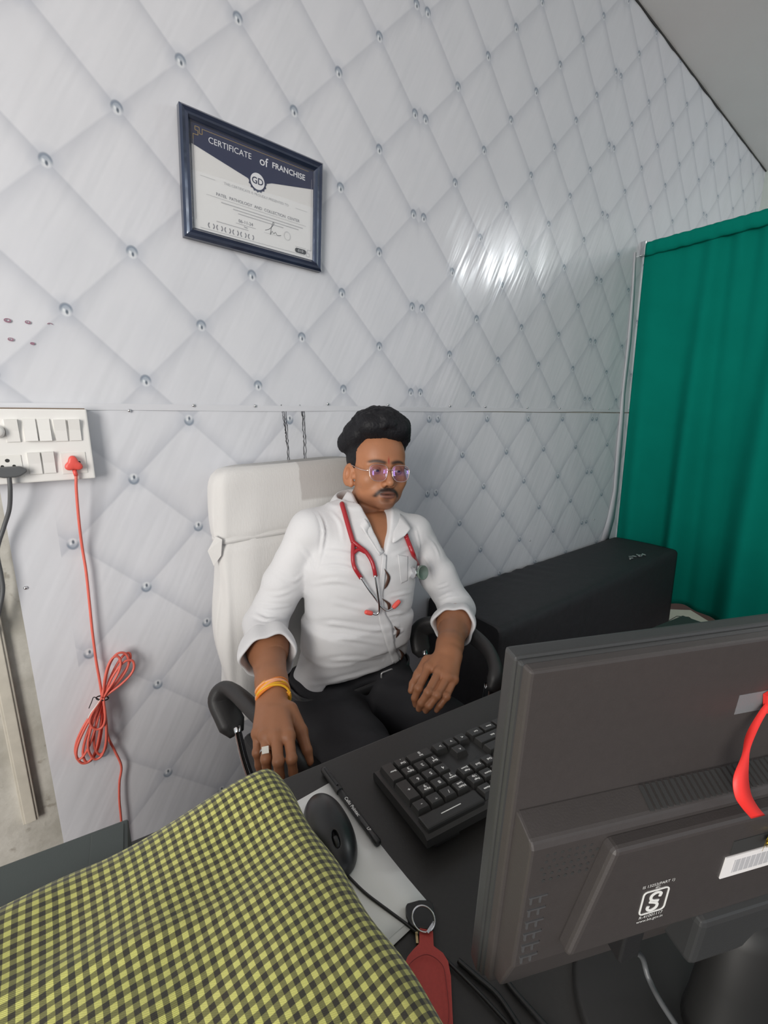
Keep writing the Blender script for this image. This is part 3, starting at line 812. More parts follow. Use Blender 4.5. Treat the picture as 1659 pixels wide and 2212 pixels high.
cp = [np.array(MS.matrix_basis @ Vector((.052, 0, .006)))]+[onz(x, y, .754) for x, y in [(752, 1893), (790, 1930), (840, 1968), (880, 1998), (905, 2018)]]+[onz(960, 2070, .754), onz(1040, 2150, .754), onz(1140, 2260, .754)]
mw = MS.matrix_basis.inverted(); tube('mouse_cord', [np.array(mw @ Vector(p)) for p in spline(cp, 8)], .0017, M['black_pl'], MS, 8)

# ---------------------------------------------------------------- keyring with red tag
KR = empty('keyring_tag', tuple(onz(920, 2080, .75)[:2])+(DT+.0045,)); tag(KR, 'red leather tag with black key head and steel ring', 'keyring')
M['red_leather'] = mat('red_leather', (.44, .050, .040), .55, var=.14, vs=300, bs=600, bd=.0004)
kb0 = np.array(KR.location)
outl = [(893, 2052), (880, 2068), (872, 2090), (871, 2120), (874, 2150), (882, 2200), (896, 2260), (912, 2300), (945, 2310), (972, 2290), (980, 2240), (977, 2180), (974, 2110), (968, 2078), (957, 2060), (937, 2045), (935, 2012), (906, 2006), (905, 2040)]
poly = [tuple((onz(x, y, .757)-kb0)[:2]) for x, y in outl]
V, F = prismvf(poly, .0, .0040, 'xy'); o = mesh('tag_leather', V, F, M['red_leather'], KR); md = o.modifiers.new('b', 'BEVEL'); md.width = .0008; md.segments = 2; md.limit_method = 'ANGLE'
st = [(887, 2080), (880, 2110), (882, 2150), (892, 2220), (965, 2220), (962, 2110), (950, 2078), (920, 2062)]
pts = spline([onz(x, y, .7612)-kb0 for x, y in st], 6, True); tube('tag_stitching', pts+[0, 0, .0002], .0004, mat('dark_red_thread', (.26, .03, .03), .6), KR, 5, True)
rp = [onz(915+24*math.cos(a)+4*math.sin(a), 1985+29*math.sin(a), .766-.006*math.sin(a)) for a in np.linspace(0, 2*PI, 33)[:-1]]
tube('split_ring', np.array(rp)-kb0, .0010, M['steel'], KR, 7, True)
hp = [(876, 1962), (880, 1955), (905, 1948), (925, 1948), (935, 1955), (938, 1975), (936, 2000), (930, 2012), (895, 2008), (885, 1998), (877, 1980)]
poly = [tuple((onz(x, y, .755)-kb0)[:2]) for x, y in hp]; V, F = prismvf(poly, -.003, .0035, 'xy'); o = mesh('key_head', V, F, M['black_pl'], KR); md = o.modifiers.new('b', 'BEVEL'); md.width = .0012; md.segments = 2
bl = [(921, 2006), (936, 1983), (941, 1990), (926, 2010)]; V, F = prismvf([tuple((onz(x, y, .766)-kb0)[:2]) for x, y in bl], .006, .0075, 'xy'); mesh('key_blade', V, F, M['steel'], KR)
bl = [(897, 2014), (902, 2013), (904, 2038), (899, 2038)]; V, F = prismvf([tuple((onz(x, y, .757)-kb0)[:2]) for x, y in bl], .0, .003, 'xy'); mesh('key_stub', V, F, mat('brass', (.55, .42, .22), .3, .9), KR)

# ---------------------------------------------------------------- monitor, seen from behind
MO = empty('computer_monitor', (.2383, -1.0624, .85)); MO.rotation_euler = (math.radians(4.5), 0, math.radians(-24.0))
tag(MO, 'dark grey flat monitor seen from behind with ribbon taped on', 'monitor')
M['mon'] = mat('monitor_shell', (.050, .044, .043), .46, var=.08, vs=120, bs=700, bd=.0003)
M['mon2'] = mat('monitor_bezel', (.040, .041, .042), .36, var=.08, bs=700, bd=.0002)
M['stand'] = mat('stand_plastic', (.014, .014, .014), .55)
W, HM = .475, .302
box('front_bezel', (0, -.014, 0), (W, 0, HM), M['mon2'], MO, .003, 3)
box('screen', (.014, -.001, .022), (W-.014, .0008, HM-.014), mat('screen_black', (.01, .01, .011), .12), MO)
def frustum(x0, x1, z0, z1, y0, ins, y1):
    V = [(x0, y0, z0), (x1, y0, z0), (x1, y0, z1), (x0, y0, z1), (x0+ins[0], y1, z0+ins[2]), (x1-ins[1], y1, z0+ins[2]), (x1-ins[1], y1, z1-ins[3]), (x0+ins[0], y1, z1-ins[3])]
    return V, [(0, 1, 2, 3), (7, 6, 5, 4), (0, 4, 5, 1), (1, 5, 6, 2), (2, 6, 7, 3), (3, 7, 4, 0)]
def bevel(o, w_, n=2, ang=30):
    md = o.modifiers.new('bevel', 'BEVEL'); md.width = w_; md.segments = n; md.limit_method = 'ANGLE'; md.angle_limit = math.radians(ang); return o
bevel(mesh('rim_step', *frustum(.0012, W-.0012, .0012, HM-.0012, -.013, (.001, .001, .001, .001), -.018), M['mon2'], MO), .002)
bevel(mesh('back_shell', *frustum(.0035, W-.0035, .0035, HM-.0025, -.016, (.0018, .0018, .004, .001), -.025), M['mon'], MO), .002)
V, F = prismvf([(-.022, .187), (-.026, .187), (-.044, .182), (-.0465, .177), (-.0455, .062), (-.034, .020), (-.022, .014)], 0, W-.016, 'xy')
V = [(z+.008, x, y) for x, y, z in V]; LH = bevel(mesh('lower_housing', V, F, M['mon'], MO), .002)
V, F = prismvf([(.064, .174), (W-.064, .174), (W-.042, .078), (.042, .078)], -.043, -.057, 'xz'); CH = bevel(mesh('centre_housing', V, F, M['mon'], MO), .004, 3)
sl = boxvf((-.0016, -.0085, -.0006), (.0016, .0085, .0007)); vm = mesh('vent_slot', *sl, M['gap'], MO)
th = math.atan2(.005, .018); vm.location = (.106, -.0350, .1848); vm.rotation_euler = (th, 0, math.radians(-12))
for i in range(1, 44): inst('vent_slot', vm, MO, (.106+i*.0054, -.0350, .1848), (th, 0, math.radians(-12)))
hv = lathevf([(0, .0004), (.0013, .0004), (.0013, 0)], 8, 'y'); hm = None
for r in range(5):
    for c in range(8-(r in (0, 4))):
        p = (.018+c*.0056+(r % 2)*.0028+(.0028 if r in (0, 4) else 0), -.0462, .170-r*.0058)
        if hm is None: hm = mesh('speaker_hole', *hv, M['gap'], MO, loc=p)
        else: inst('speaker_hole', hm, MO, p)
M['emboss'] = mat('embossed_mark', (.075, .075, .078), .4)
for i in range(6):
    z = .132-i*.0120; box('button_mark', (.012, -.0468, z), (.026, -.0450, z+.0012), M['emboss'], MO); box('button_mark', (.013, -.0468, z-.0055), (.0145, -.0450, z), M['emboss'], MO); box('button_mark', (.020, -.0468, z-.0055), (.0215, -.0450, z), M['emboss'], MO)
# certification mark
LG = (.108, -.0572, .114)
def lg(pts, wd, closed=False):
    P = spline([(a, 0, b) for a, b in pts], 6, closed); V, F = sweepvf(P, [(-wd/2, -.0002), (wd/2, -.0002), (wd/2, .0002), (-wd/2, .0002)], (0, 1, 0), closed); return V, F
sq = rrect(.0215, .0225, .003, 3); Vq, Fq = sweepvf([(a, 0, b) for a, b in sq], [(-.0006, -.0002), (.0006, -.0002), (.0006, .0002), (-.0006, .0002)], (0, 1, 0), True)
V1, F1 = lg([(.004, .0035), (.0045, .0068), (.001, .0085), (-.003, .0065), (-.0035, .003), (-.001, .0008), (.004, -.0005)], .0022)
V2, F2_ = lg([(-.004, .0002), (.001, -.0018), (.0035, -.004), (.003, -.0075), (-.001, -.009), (-.0045, -.007), (-.004, -.004)], .0022)
V, F = join((Vq, Fq), (V1, F1), (V2, F2_)); o = mesh('certification_mark', V, F, M['white_ink'], MO, loc=LG); o.rotation_euler = (0, 0, 0)
for s_, dz, sz in (('IS 13252(PART 1)', .0175, .0038), ('IEC', .0142, .003), ('R-41001117', -.0142, .0042), ('www.bis.gov.in', -.0182, .0038)):
    text(s_, sz, M['white_ink'], MO, (LG[0], -.0574, LG[2]+dz), (PI/2, 0, 0))
# sticker with bar code and the socket recess above it
ST = box('label_sticker', (.165, -.0578, .118), (.262, -.0570, .139), mat('sticker_paper', (.80, .78, .78), .5), MO)
for i in range(46): box('bar', (.174+i*.0016, -.0581, .122), (.1748+i*.0016+.0004*(i % 3), -.0578, .1345), M['lightprint'], ST)
box('socket_recess', (.168, -.0576, .141), (.262, -.0570, .154), M['gap'], MO)
bevel(box('hinge_neck', (.155, -.062, .030), (.315, -.030, .080), M['mon2'], MO, .006), .001)
MWF = Matrix.Translation(MO.location) @ MO.rotation_euler.to_matrix().to_4x4(); MLm = MWF.inverted()
col = lathevf([(.040, 0), (.036, .03), (.033, .07), (.031, .12), (.024, .136), (0, .140)], 28); mesh('stand_column', [(x*1.15, y*.8, z) for x, y, z in col[0]], col[1], M['stand'], MO, True, loc=tuple(np.array(MLm @ Vector((*np.array(MWF @ Vector((.235, -.052, 0)))[:2], .757)))), rot=(math.radians(-4.5), 0, 0))
bs_ = lathevf([(0, 0), (.125, 0), (.128, .004), (.122, .008), (.05, .014), (0, .016)], 48); mesh('stand_base', [(x, y*.78, z) for x, y, z in bs_[0]], bs_[1], M['stand'], MO, True, loc=tuple(np.array(MLm @ Vector((*np.array(MWF @ Vector((.235, -.03, 0)))[:2], .7503)))), rot=(math.radians(-4.5), 0, 0))
mw = (Matrix.Translation(MO.location) @ MO.rotation_euler.to_matrix().to_4x4()).inverted()
def ML(p): return np.array(mw @ Vector(p))
bevel(box('cable_plug', (.092, -.056, .050), (.110, -.034, .082), M['black_pl'], MO, .002), .001)
cb = [np.array([.101, -.047, .052]), ML(onz(1385, 2065, .80)), ML(onz(1400, 2110, .775)), ML(onz(1425, 2160, .776)), ML(onz(1470, 2230, .774)), ML(onz(1530, 2330, .772))]
tube('power_cable', spline(cb, 8), .0026, M['grey_cord'], MO, 8)
# tape and red ribbon
def tape_mat():
    m, b = newmat('translucent_tape'); setp(b, (.42, .44, .47), .4); b.inputs['Alpha'].default_value = .38; return m
box('clear_tape', (.182, -.0252, .235), (.240, -.0240, .252), tape_mat(), MO)
RB = empty('red_ribbon', tuple(np.array((Matrix.Translation(MO.location) @ MO.rotation_euler.to_matrix().to_4x4()) @ Vector((.200, -.03, .24))))); tag(RB, 'bright red ribbon taped to the back of the monitor', 'ribbon')
rbi = Matrix.Translation(RB.location).inverted()
mwf = Matrix.Translation(MO.location) @ MO.rotation_euler.to_matrix().to_4x4()
def RL(p): return np.array(rbi @ mwf @ Vector(p))
rp = [(.216, -.028, .248), (.207, -.029, .243), (.188, -.036, .231), (.171, -.046, .222), (.161, -.053, .212), (.160, -.058, .201), (.165, -.061, .192), (.173, -.063, .183)]
P = spline([RL(p) for p in rp], 6); e1 = np.array(mwf.to_3x3() @ Vector((1, 0, .25))); e1 /= np.linalg.norm(e1)
V = []; F = []
for i, p in enumerate(P):
    t = i/(len(P)-1); wdt = .0065*(1.0-.45*math.exp(-((t-.42)/.09)**2)); tw = math.sin(t*5)*.25
    e = e1*math.cos(tw)+np.array([0, 0, 1])*math.sin(tw)
    V += [p-e*wdt, p+e*wdt]
for i in range(len(P)-1): F.append((2*i, 2*i+1, 2*i+3, 2*i+2))
M['ribbon'] = mat('red_ribbon', (.78, .035, .030), .5, var=.06)
o = mesh('ribbon_band', V, F, M['ribbon'], RB, True); solidify(o, .0006)
V2 = [RL(p) for p in [(.204, -.027, .250), (.226, -.028, .262), (.245, -.029, .250), (.226, -.030, .232), (.206, -.029, .236)]]
V, F = V2, [(0, 1, 2, 3, 4)]; o = mesh('ribbon_knot', V, F, M['ribbon'], RB); solidify(o, .003)
GT = empty('gold_tinsel', tuple(np.array(mwf @ Vector((.196, -.060, .150))))); tag(GT, 'small tuft of gold tinsel above the sticker', 'tinsel')
M['tinsel'] = mat('gold_foil', (.70, .52, .05), .25, .8)
V = []; F = []
for i in range(26):
    a = random.uniform(0, 2*PI); e = random.uniform(-.5, .9); L_ = random.uniform(.007, .015); d = np.array([math.cos(a)*math.cos(e), -abs(math.sin(a))*.4, math.sin(e)]); q = unit(np.cross(d, [.3, 1, .2]))*.0008
    c0 = np.array([0, 0, 0]); b = len(V); V += [c0-q, c0+q, c0+d*L_+q*.3, c0+d*L_-q*.3]; F.append((b, b+1, b+2, b+3))
o = mesh('tinsel_strands', V, F, M['tinsel'], GT); o['kind'] = 'stuff'; solidify(o, .0002)
# loose cables on the desk
for i, (pts, lab) in enumerate([([(990, 2075), (1030, 2110), (1075, 2150), (1120, 2215), (1150, 2260)], 'thin black cable on the desk nearest the red tag'), ([(1085, 2105), (1110, 2140), (1150, 2185), (1200, 2240)], 'thin black cable emerging under the monitor corner')]):
    c0 = onz(*pts[0], .754); e = empty('desk_cable', tuple(c0)); tag(e, lab, 'cable', 'cables on the desk')
    tube('cable', spline([onz(x, y, .7535)-c0 for x, y in pts], 6), .0026, M['black_pl'], e, 8)

# ---------------------------------------------------------------- printer under a checked cloth
PR = empty('printer', (-.12, -.95, DT)); tag(PR, 'dark grey printer under the checked cloth, only its rear tray showing', 'printer')
p0 = np.array(PR.location)
def pbox(nm, lo, hi, m, **kw): return box(nm, tuple(np.array(lo)-p0), tuple(np.array(hi)-p0), m, PR, **kw)
pbox('printer_body', (-.30, -1.13, DT), (.145, -.835, .872), M['greypl'], bev=.012, seg=3)
# rear tray
qa, qb, qc = onz(277, 1767, .862), onz(-60, 1893, .862), onz(287, 1815, .862)
ux = unit((qa-qb)*[1, 1, 0]); uy = np.array([-ux[1], ux[0], 0]); 
def trp(s, t, z): v = qa-ux*s-uy*t; return (v[0]-p0[0], v[1]-p0[1], z-p0[2])
V = [trp(*q) for q in ((0, 0, .765), (.45, 0, .765), (.45, .10, .765), (0, .10, .765), (0, 0, .862), (.45, 0, .862), (.45, .10, .862), (0, .10, .862))]
F = [(0, 1, 2, 3), (7, 6, 5, 4), (0, 4, 5, 1), (1, 5, 6, 2), (2, 6, 7, 3), (3, 7, 4, 0)]
bevel(mesh('rear_tray', V, F, M['greypl'], PR), .002)
V = [trp(*q) for q in ((.004, .006, .8622), (.034, .006, .8622), (.034, .06, .8622), (.004, .06, .8622), (.004, .006, .8636), (.034, .006, .8636), (.034, .06, .8636), (.004, .06, .8636))]
bevel(mesh('tray_latch', V, F, M['greypl'], PR), .0006)
CL = empty('checked_cloth', (-.06, -.97, DT)); tag(CL, 'yellow green and black gingham cloth draped over the printer', 'cloth')
def gingham():
    m, b = newmat('gingham'); n = X.nt.nodes.new('ShaderNodeUVMap'); n.uv_map = 'weave'; wv = X(n.outputs[0])
    wob = noise(14, 2, wv); u, v, _ = sepxyz(wv); p = 116.0
    u = u+(wob-.5)*.004; v = v+(noise(14, 2, mapping(wv, loc=(3, 1, 0)))-.5)*.004
    fu = X.m('FRACT', u*p); fv = X.m('FRACT', v*p)
    su = fu.step(.46, .52)*(1-fu.step(.96, 1.0)); sv = fv.step(.46, .52)*(1-fv.step(.96, 1.0))
    t = X.m('FRACT', (u+v)*1400.0).gt(.5)
    dark = (su+sv)*.5
    tw = X.m('SINE', u*5200)*X.m('SINE', v*5200)
    n2 = noise(25, 2, wv)
    yel = mixc(n2, (.53, .54, .13), (.63, .61, .19)); mid = mixc(n2, (.165, .17, .05), (.20, .19, .065)); blk = mixc(n2, (.018, .022, .014), (.040, .030, .018))
    c = mixc(su.gt(.5) if False else su, mixc(sv, yel, mid), mixc(sv, mid, blk))
    setp(b, c, .85, nrm=bump(tw, .25, .0006)); b.inputs['Sheen Weight'].default_value = .25; return m
M['gingham'] = gingham()
def drape():
    cx, cy = -.070, -.972; a, bb = .250, .170; zt = .893; r = .030
    c0 = np.array(CL.location); ns, ntt = 110, 96; Ls, Lt = .13, .13
    S_ = np.linspace(-a-Ls, a+Ls, ns); T_ = np.linspace(-bb-Lt, bb+Lt, ntt)
    def fold(q, lim):
        d = max(0, abs(q)-lim+r); sg = 1 if q >= 0 else -1
        if abs(q) <= lim-r: return q, 0
        if d < r*PI/2: return sg*(lim-r+r*math.sin(d/r)), r*(1-math.cos(d/r))
        e = d-r*PI/2; return sg*(lim+e*.10), r+e
    V = []; uv = []
    for t in T_:
        for s_ in S_:
            x, dx = fold(s_, a); y, dy = fold(t, bb)
            wz = .0030*math.sin(x*21+y*14+1)*math.sin(y*17-x*6)+.0022*math.sin(x*40-y*31)
            wz += .014*math.exp(-((x-.215)**2+(y-.14)**2)/.0030)                       # raised far corner
            wz += .0055*math.exp(-((y+.03-.35*x)/.012)**2)*math.exp(-((x+.02)/.16)**2)  # long soft crease
            wz += .004*math.exp(-((y-.075+.25*x)/.010)**2)*math.exp(-((x-.06)/.10)**2)
            drop = math.hypot(dx, dy) if (dx > 0 and dy > 0) else max(dx, dy)
            z = zt+wz*max(0, 1-drop/.03)-drop
            if drop > .01:
                k = .010*(drop/.1); x += k*math.sin(t*60)*(1 if dx > 0 else 0); y += k*math.sin(s_*52)*(1 if dy > 0 else 0)
            V.append((cx+x-c0[0], cy+y-c0[1], max(z, .7515)-c0[2])); uv.append((s_, t))
    F = []
    for j in range(ntt-1):
        for i in range(ns-1): q = j*ns+i; F.append((q, q+1, q+ns+1, q+ns))
    o = mesh('cloth_sheet', V, F, M['gingham'], CL, True); l = o.data.uv_layers.new(name='weave')
    for li in o.data.loops: l.data[li.index].uv = uv[li.vertex_index]
    solidify(o, .0012, 1); return o
drape()

# ================================================================ COUCH
CO = empty('examination_couch', (1.95, -.20, 0)); tag(CO, 'low black couch covered in wrinkled black fabric along the wall', 'couch')
M['blackfab'] = mat('black_couch_fabric', (.028, .028, .032), .62, var=.2, vs=60, bs=14, bd=.012, bstr=.45)
def couch():
    x0, x1, y0, y1, zt = 1.175, 2.700, -.372, -.020, .583
    nu, nv = 70, 34; V = []; F = []
    # profile across: back edge -> top -> front edge -> floor
    prof = [(y1, .02), (y1, zt-.02), (y1-.006, zt-.004), (y1-.02, zt)]+[(y1-.02+(y0+.025-y1+.02)*t, zt+.004*math.sin(PI*t)) for t in np.linspace(.08, 1, 12)]+[(y0+.010, zt-.004), (y0+.001, zt-.016)]+[(y0-.004*t, zt-.016-(zt-.03)*t) for t in np.linspace(.05, 1, 14)]
    k = len(prof)
    for i in range(nu+1):
        x = x0+(x1-x0)*i/nu
        for (y, z) in prof:
            wz = 0
            if z > zt-.03: wz = .004*math.sin(x*70+y*25)*math.exp(-((x-1.72)/.22)**2)*math.exp(-((y+.06)/.12)**2)
            wy = .004*math.sin(x*11+z*3)*(1 if z < zt-.05 else 0)*(1-z/zt)
            V.append((x-1.95, y+wy+.20, z+wz))
    for i in range(nu):
        for q in range(k-1): b = i*k+q; F.append((b, b+k, b+k+1, b+1))
    F.append(list(range(k))); F.append([nu*k+q for q in range(k-1, -1, -1)])
    o = mesh('couch_cover', V, F, M['blackfab'], CO, True)
    bm = bmesh.new(); bm.from_mesh(o.data); bmesh.ops.recalc_face_normals(bm, faces=bm.faces); bm.to_mesh(o.data); bm.free()
    for f in o.data.polygons:
        if len(f.vertices) > 4: f.use_smooth = False
couch()
bevel(box('couch_pad', (1.19-1.95, -.355+.20, .30), (2.69-1.95, -.03+.20, .572), M['blackfab'], CO, .01), .002)
KY = empty('loose_keys', tuple(onz(1372, 1203, .589))); tag(KY, 'small bunch of silvery keys lying on the black couch', 'keys')
for i, (dx, dy, a) in enumerate([(-.05, .0, .3), (-.01, .012, -.2), (.03, -.004, .5), (.055, -.012, 0.1)]):
    V, F = prismvf([(-.022, -.003), (.012, -.003), (.014, -.008), (.024, -.010), (.030, 0), (.024, .010), (.014, .008), (.012, .003), (-.022, .003)], 0, .002, 'xy')
    o = mesh('key', V, F, mat('dull_nickel', (.6, .6, .6), .4, .5), KY, loc=(dx, dy, .001*i), rot=(.12*(i-1), .1, a))
tube('key_ring', [(.03+.012*math.cos(a), -.01+.012*math.sin(a), .003) for a in np.linspace(0, 2*PI, 18)[:-1]], .001, M['chrome'], KY, 6, True)

# ================================================================ CURTAIN
CN = empty('curtain', (2.70, -.6, .20)); tag(CN, 'long teal green fabric curtain hanging from a rod at the wall', 'curtain')
def cmat():
    m, b = newmat('teal_cotton'); tc = texco(); wv = noise(1, 2, mapping(tc, (400, 400, 30)))
    setp(b, mixc(noise(7, 3, tc), (.001, .20, .150), (.0018, .24, .18)), .9, nrm=bump(wv, .2, .001)); b.inputs['Specular IOR Level'].default_value = .08; return m
M['teal'] = cmat()
def curtain():
    y0, y1, n, nz = -.012, -1.55, 240, 60; V = []; F = []
    for j in range(nz+1):
        t = j/nz                                   # 0 top, 1 bottom
        for i in range(n+1):
            s = i/n; y = y0+(y1-y0)*s; q = y*1.0
            amp = .006+.075*t*min(1, s*5+.05)
            ph = q*23+1.1*math.sin(q*5.1)+.6
            x = 2.700+.070*t+amp*(math.sin(ph)*.7+.3*math.sin(2*ph+1.3)+.55*(s < .33)*math.sin(PI*min(1, s*3)))+.010*math.sin(q*61)*(1-t)**2*min(1, s*4)
            zb = .235+.012*math.sin(q*17+1)+.02*max(0, math.sin(q*6.3+.4))
            zt = 2.190+.004*math.sin(q*70)
            z = zt+(zb-zt)*t
            if t < .001: x = 2.685
            V.append((x-2.70, y+.006*math.sin(q*9)*t*t+.6, z-.20))
    for j in range(nz):
        for i in range(n): a = j*(n+1)+i; F.append((a, a+n+1, a+n+2, a+1))
    o = mesh('curtain_panel', V, F, M['teal'], CN, True); solidify(o, .0025, 0)
    P = []; V = []; F = []
    for i in range(161):
        y = y0+(y1-y0)*i/160; g = .004*math.sin(y*90)*math.sin(y*23)
        for a in np.linspace(0, 2*PI, 13)[:-1]:
            V.append((2.690-2.70+(.015+g)*math.cos(a), y+.6, 2.160-.20+.034*math.sin(a)+g*.5))
    for i in range(160):
        for q in range(12): r = (q+1) % 12; F.append((i*12+q, i*12+r, i*12+12+r, i*12+12+q))
    mesh('rod_pocket', V, F, M['teal'], CN, True)
curtain()
CRD = empty('curtain_rod', (2.69, -.01, 2.165)); tag(CRD, 'thin steel curtain rod with a wall bracket above the green curtain', 'curtain rod')
tube('rod', [(0, 0.004, 0), (0, -.8, 0), (0, -1.6, 0)], .008, M['steel'], CRD, 12)
box('bracket', (-.030, -.022, -.040), (-.010, .006, .030), M['steel'], CRD, .003)
BK = empty('printed_booklet', tuple(onz(1478, 1352, .05))); tag(BK, 'pale printed booklet with a framed dark mark under the curtain', 'booklet')
bq = np.array(BK.location)
cor = [onz(x, y, .02)-bq for x, y in [(1440, 1325), (1490, 1327), (1530, 1352), (1440, 1372)]]
V = [tuple(c) for c in cor]+[tuple(c+np.array([0, 0, .03])) for c in cor]; F = [(3, 2, 1, 0), (4, 5, 6, 7), (0, 1, 5, 4), (1, 2, 6, 5), (2, 3, 7, 6), (3, 0, 4, 7)]
mesh('booklet_block', V, F, mat('cream_card', (.50, .50, .40), .6), BK)
hx = [onz(x, y, .052)-bq for x, y in [(1446, 1340), (1462, 1331), (1488, 1333), (1506, 1346), (1480, 1356), (1450, 1354)]]
V, F = sweepvf(hx, circ(.0018, 6), (0, 0, 1), True); mesh('printed_border', V, F, M['ink'], BK)
text('KTC', .035, M['ink'], BK, tuple(onz(1474, 1343, .0525)-bq), (0, 0, math.radians(-40)), bold=.001)

# ================================================================ OFFICE CHAIR AND TOWEL
CH_ = empty('office_chair', (.60, -.36, 0)); tag(CH_, 'black high-back office chair with padded armrests and chrome tubes', 'chair')
M['pu'] = mat('black_pu_padding', (.030, .029, .030), .5, bs=260, bd=.0006)
c0 = np.array(CH_.location)
def chair_box(nm, lo, hi, m, **kw): return box(nm, tuple(np.array(lo)-c0), tuple(np.array(hi)-c0), m, CH_, **kw)
chair_box('seat', (.335, -.62, .37), (.865, -.17, .455), M['pu'], bev=.035, seg=4)
BR = math.radians(7)
def backrest_center(z): return -.125+(z-.62)*.075
V, F = boxvf((-.225, -.028, 0), (.225, .028, .60), .02, 3)
V = [(x+.578-c0[0], y+backrest_center(z+.52)-c0[1], z+.52) for x, y, z in V]; mesh('backrest', V, F, M['pu'], CH_, True)
def pad(nm, pts, wd, th, parent):
    P = spline(pts, 8)-c0; sec = [(wd/2*math.copysign(abs(math.cos(a))**.7, math.cos(a)), th/2*math.copysign(abs(math.sin(a))**.8, math.sin(a))) for a in np.linspace(0, 2*PI, 17)[:-1]]
    n = len(P); sc = [min(1, .55+.45*min(i, n-1-i)/4) for i in range(n)]
    V, F = sweepvf(P, sec, (0, 0, 1), False, sc, transport=True); return mesh(nm, V, F, M['pu'], parent, True)
armR = [onz(512, 1586, .600), onz(492, 1545, .632), onz(478, 1508, .662), onz(503, 1493, .684), onz(560, 1545, .690), onz(610, 1595, .688), onz(645, 1640, .672), onz(658, 1680, .63)]
armL = [onz(915, 1418, .600), onz(907, 1390, .632), onz(908, 1362, .665), onz(935, 1350, .688), onz(1000, 1362, .692), onz(1050, 1400, .690), onz(1072, 1450, .672), onz(1060, 1495, .64)]
for A in (armR, armL):
    pad('armrest_pad', A, .060, .034, CH_)
    a0 = A[0]
    inx = .02 if A is armR else -.03
    tube('armrest_tube', spline([a0+[0, 0, .02], a0+[.005, -.03, -.06], a0+[inx, -.07, -.14], a0+[inx*2, -.10, -.19]], 6)-c0, .0085, M['chrome'], CH_, 12)
    a1 = A[-1]; tube('armrest_tube', spline([a1+[0, .01, .015], a1+[0, .02, -.05], a1+[inx, .05, -.14], a1+[inx*2, .08, -.22]], 6)-c0, .0085, M['chrome'], CH_, 12)
tube('gas_column', [(0, -.03, .08), (0, -.03, .38)], .028, M['black_pl'], CH_, 20)
for i in range(5):
    a = 2*PI*i/5+.3; e = np.array([math.cos(a), math.sin(a), 0])
    tube('base_arm', [np.array([0, -.03, .10]), np.array([0, -.03, .09])+e*.16, np.array([0, -.03, .075])+e*.29], .022, M['black_pl'], CH_, 10, scale=[1, .9, .6])
    V, F = lathevf([(0, -.012), (.024, -.012), (.027, 0), (.024, .012), (0, .012)], 16, 'y'); mesh('castor', V, F, M['black_pl'], CH_, True, loc=tuple(np.array([0, -.03, .027])+e*.29), rot=(0, 0, a))
TW = empty('white_towel', (.58, -.12, .6)); tag(TW, 'white cotton towel draped over the chair back and tied round', 'towel')
def tmat():
    m, b = newmat('white_towel_cotton'); tc = texco(); wv = noise(1, 2, mapping(tc, (260, 260, 60))); g = noise(900, 2, tc)
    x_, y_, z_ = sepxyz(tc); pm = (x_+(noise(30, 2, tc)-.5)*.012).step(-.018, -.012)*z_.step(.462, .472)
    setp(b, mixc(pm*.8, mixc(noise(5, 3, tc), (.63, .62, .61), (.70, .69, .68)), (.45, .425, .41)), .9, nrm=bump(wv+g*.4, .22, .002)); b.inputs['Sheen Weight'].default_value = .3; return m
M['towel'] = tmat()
M['towel2'] = mat('beige_towel_panel', (.66, .63, .61), .9, bs=300, bd=.002)
def towel():
    c0 = np.array(TW.location); zt, zb = 1.172, .50; nz, na = 70, 120; V = []; F = []
    for j in range(nz+1):
        t = j/nz; z = zt-(zt-zb)*t
        rt = min(1, ((zt-z)/.045)); rr = math.sqrt(max(0, 1-(1-rt)**2)) if rt < 1 else 1
        pin = math.exp(-((z-.985)/.012)**2)
        hw = .247+.016*t-.012*pin-.02*(1-rr); hd = .030+.018*rr-.007*pin+.010*t
        cx = .584-.014*t; cy = backrest_center(z)
        for i in range(na):
            a = 2*PI*i/na; ca, sa = math.cos(a), math.sin(a); e = .28
            x = hw*math.copysign(abs(ca)**e, ca); y = hd*math.copysign(abs(sa)**.6, sa)
            fo = .014*math.sin(9*a+3*t)*max(0, abs(ca)-.55)*(.3+t)+.0040*math.sin(x*55+2*math.sin(z*9))*(.2+t)
            edge = .05*math.sin(z*19+a*2)*max(0, -ca-.75)*(.2+t)
            V.append((cx+x-edge-c0[0], cy+y+fo*(1 if sa < 0 else .5)-c0[1], z-.022*(abs(x)/.247)**6*(1-t)**2+.003*math.sin(x*14)*(1-t)-c0[2]))
    for j in range(nz):
        for i in range(na): k = (i+1) % na; F.append((j*na+i, (j+1)*na+i, (j+1)*na+k, j*na+k))
    F.append(list(range(na)))
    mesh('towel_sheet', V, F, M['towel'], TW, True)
    P = []
    for i in range(80):
        a = 2*PI*i/80; ca, sa = math.cos(a), math.sin(a)
        P.append((.575+.243*math.copysign(abs(ca)**.28, ca)-c0[0], backrest_center(.985)+.045*math.copysign(abs(sa)**.6, sa)-c0[1], .985-c0[2]+.002*math.sin(a*3)))
    V, F = sweepvf(P, [(-.0015, -.007), (.0015, -.007), (.0015, .007), (-.0015, .007)], (0, 0, 1), True); mesh('tie_band', V, F, M['towel'], TW, True)
    fl = [ony(466, 1158, -.13), ony(449, 1190, -.125), ony(462, 1222, -.13), ony(478, 1200, -.14), ony(480, 1165, -.14)]
    V = [np.array(p)-c0 for p in fl]; o = mesh('towel_flap', V, [(0, 1, 2, 3, 4)], M['towel'], TW); solidify(o, .004)
towel()
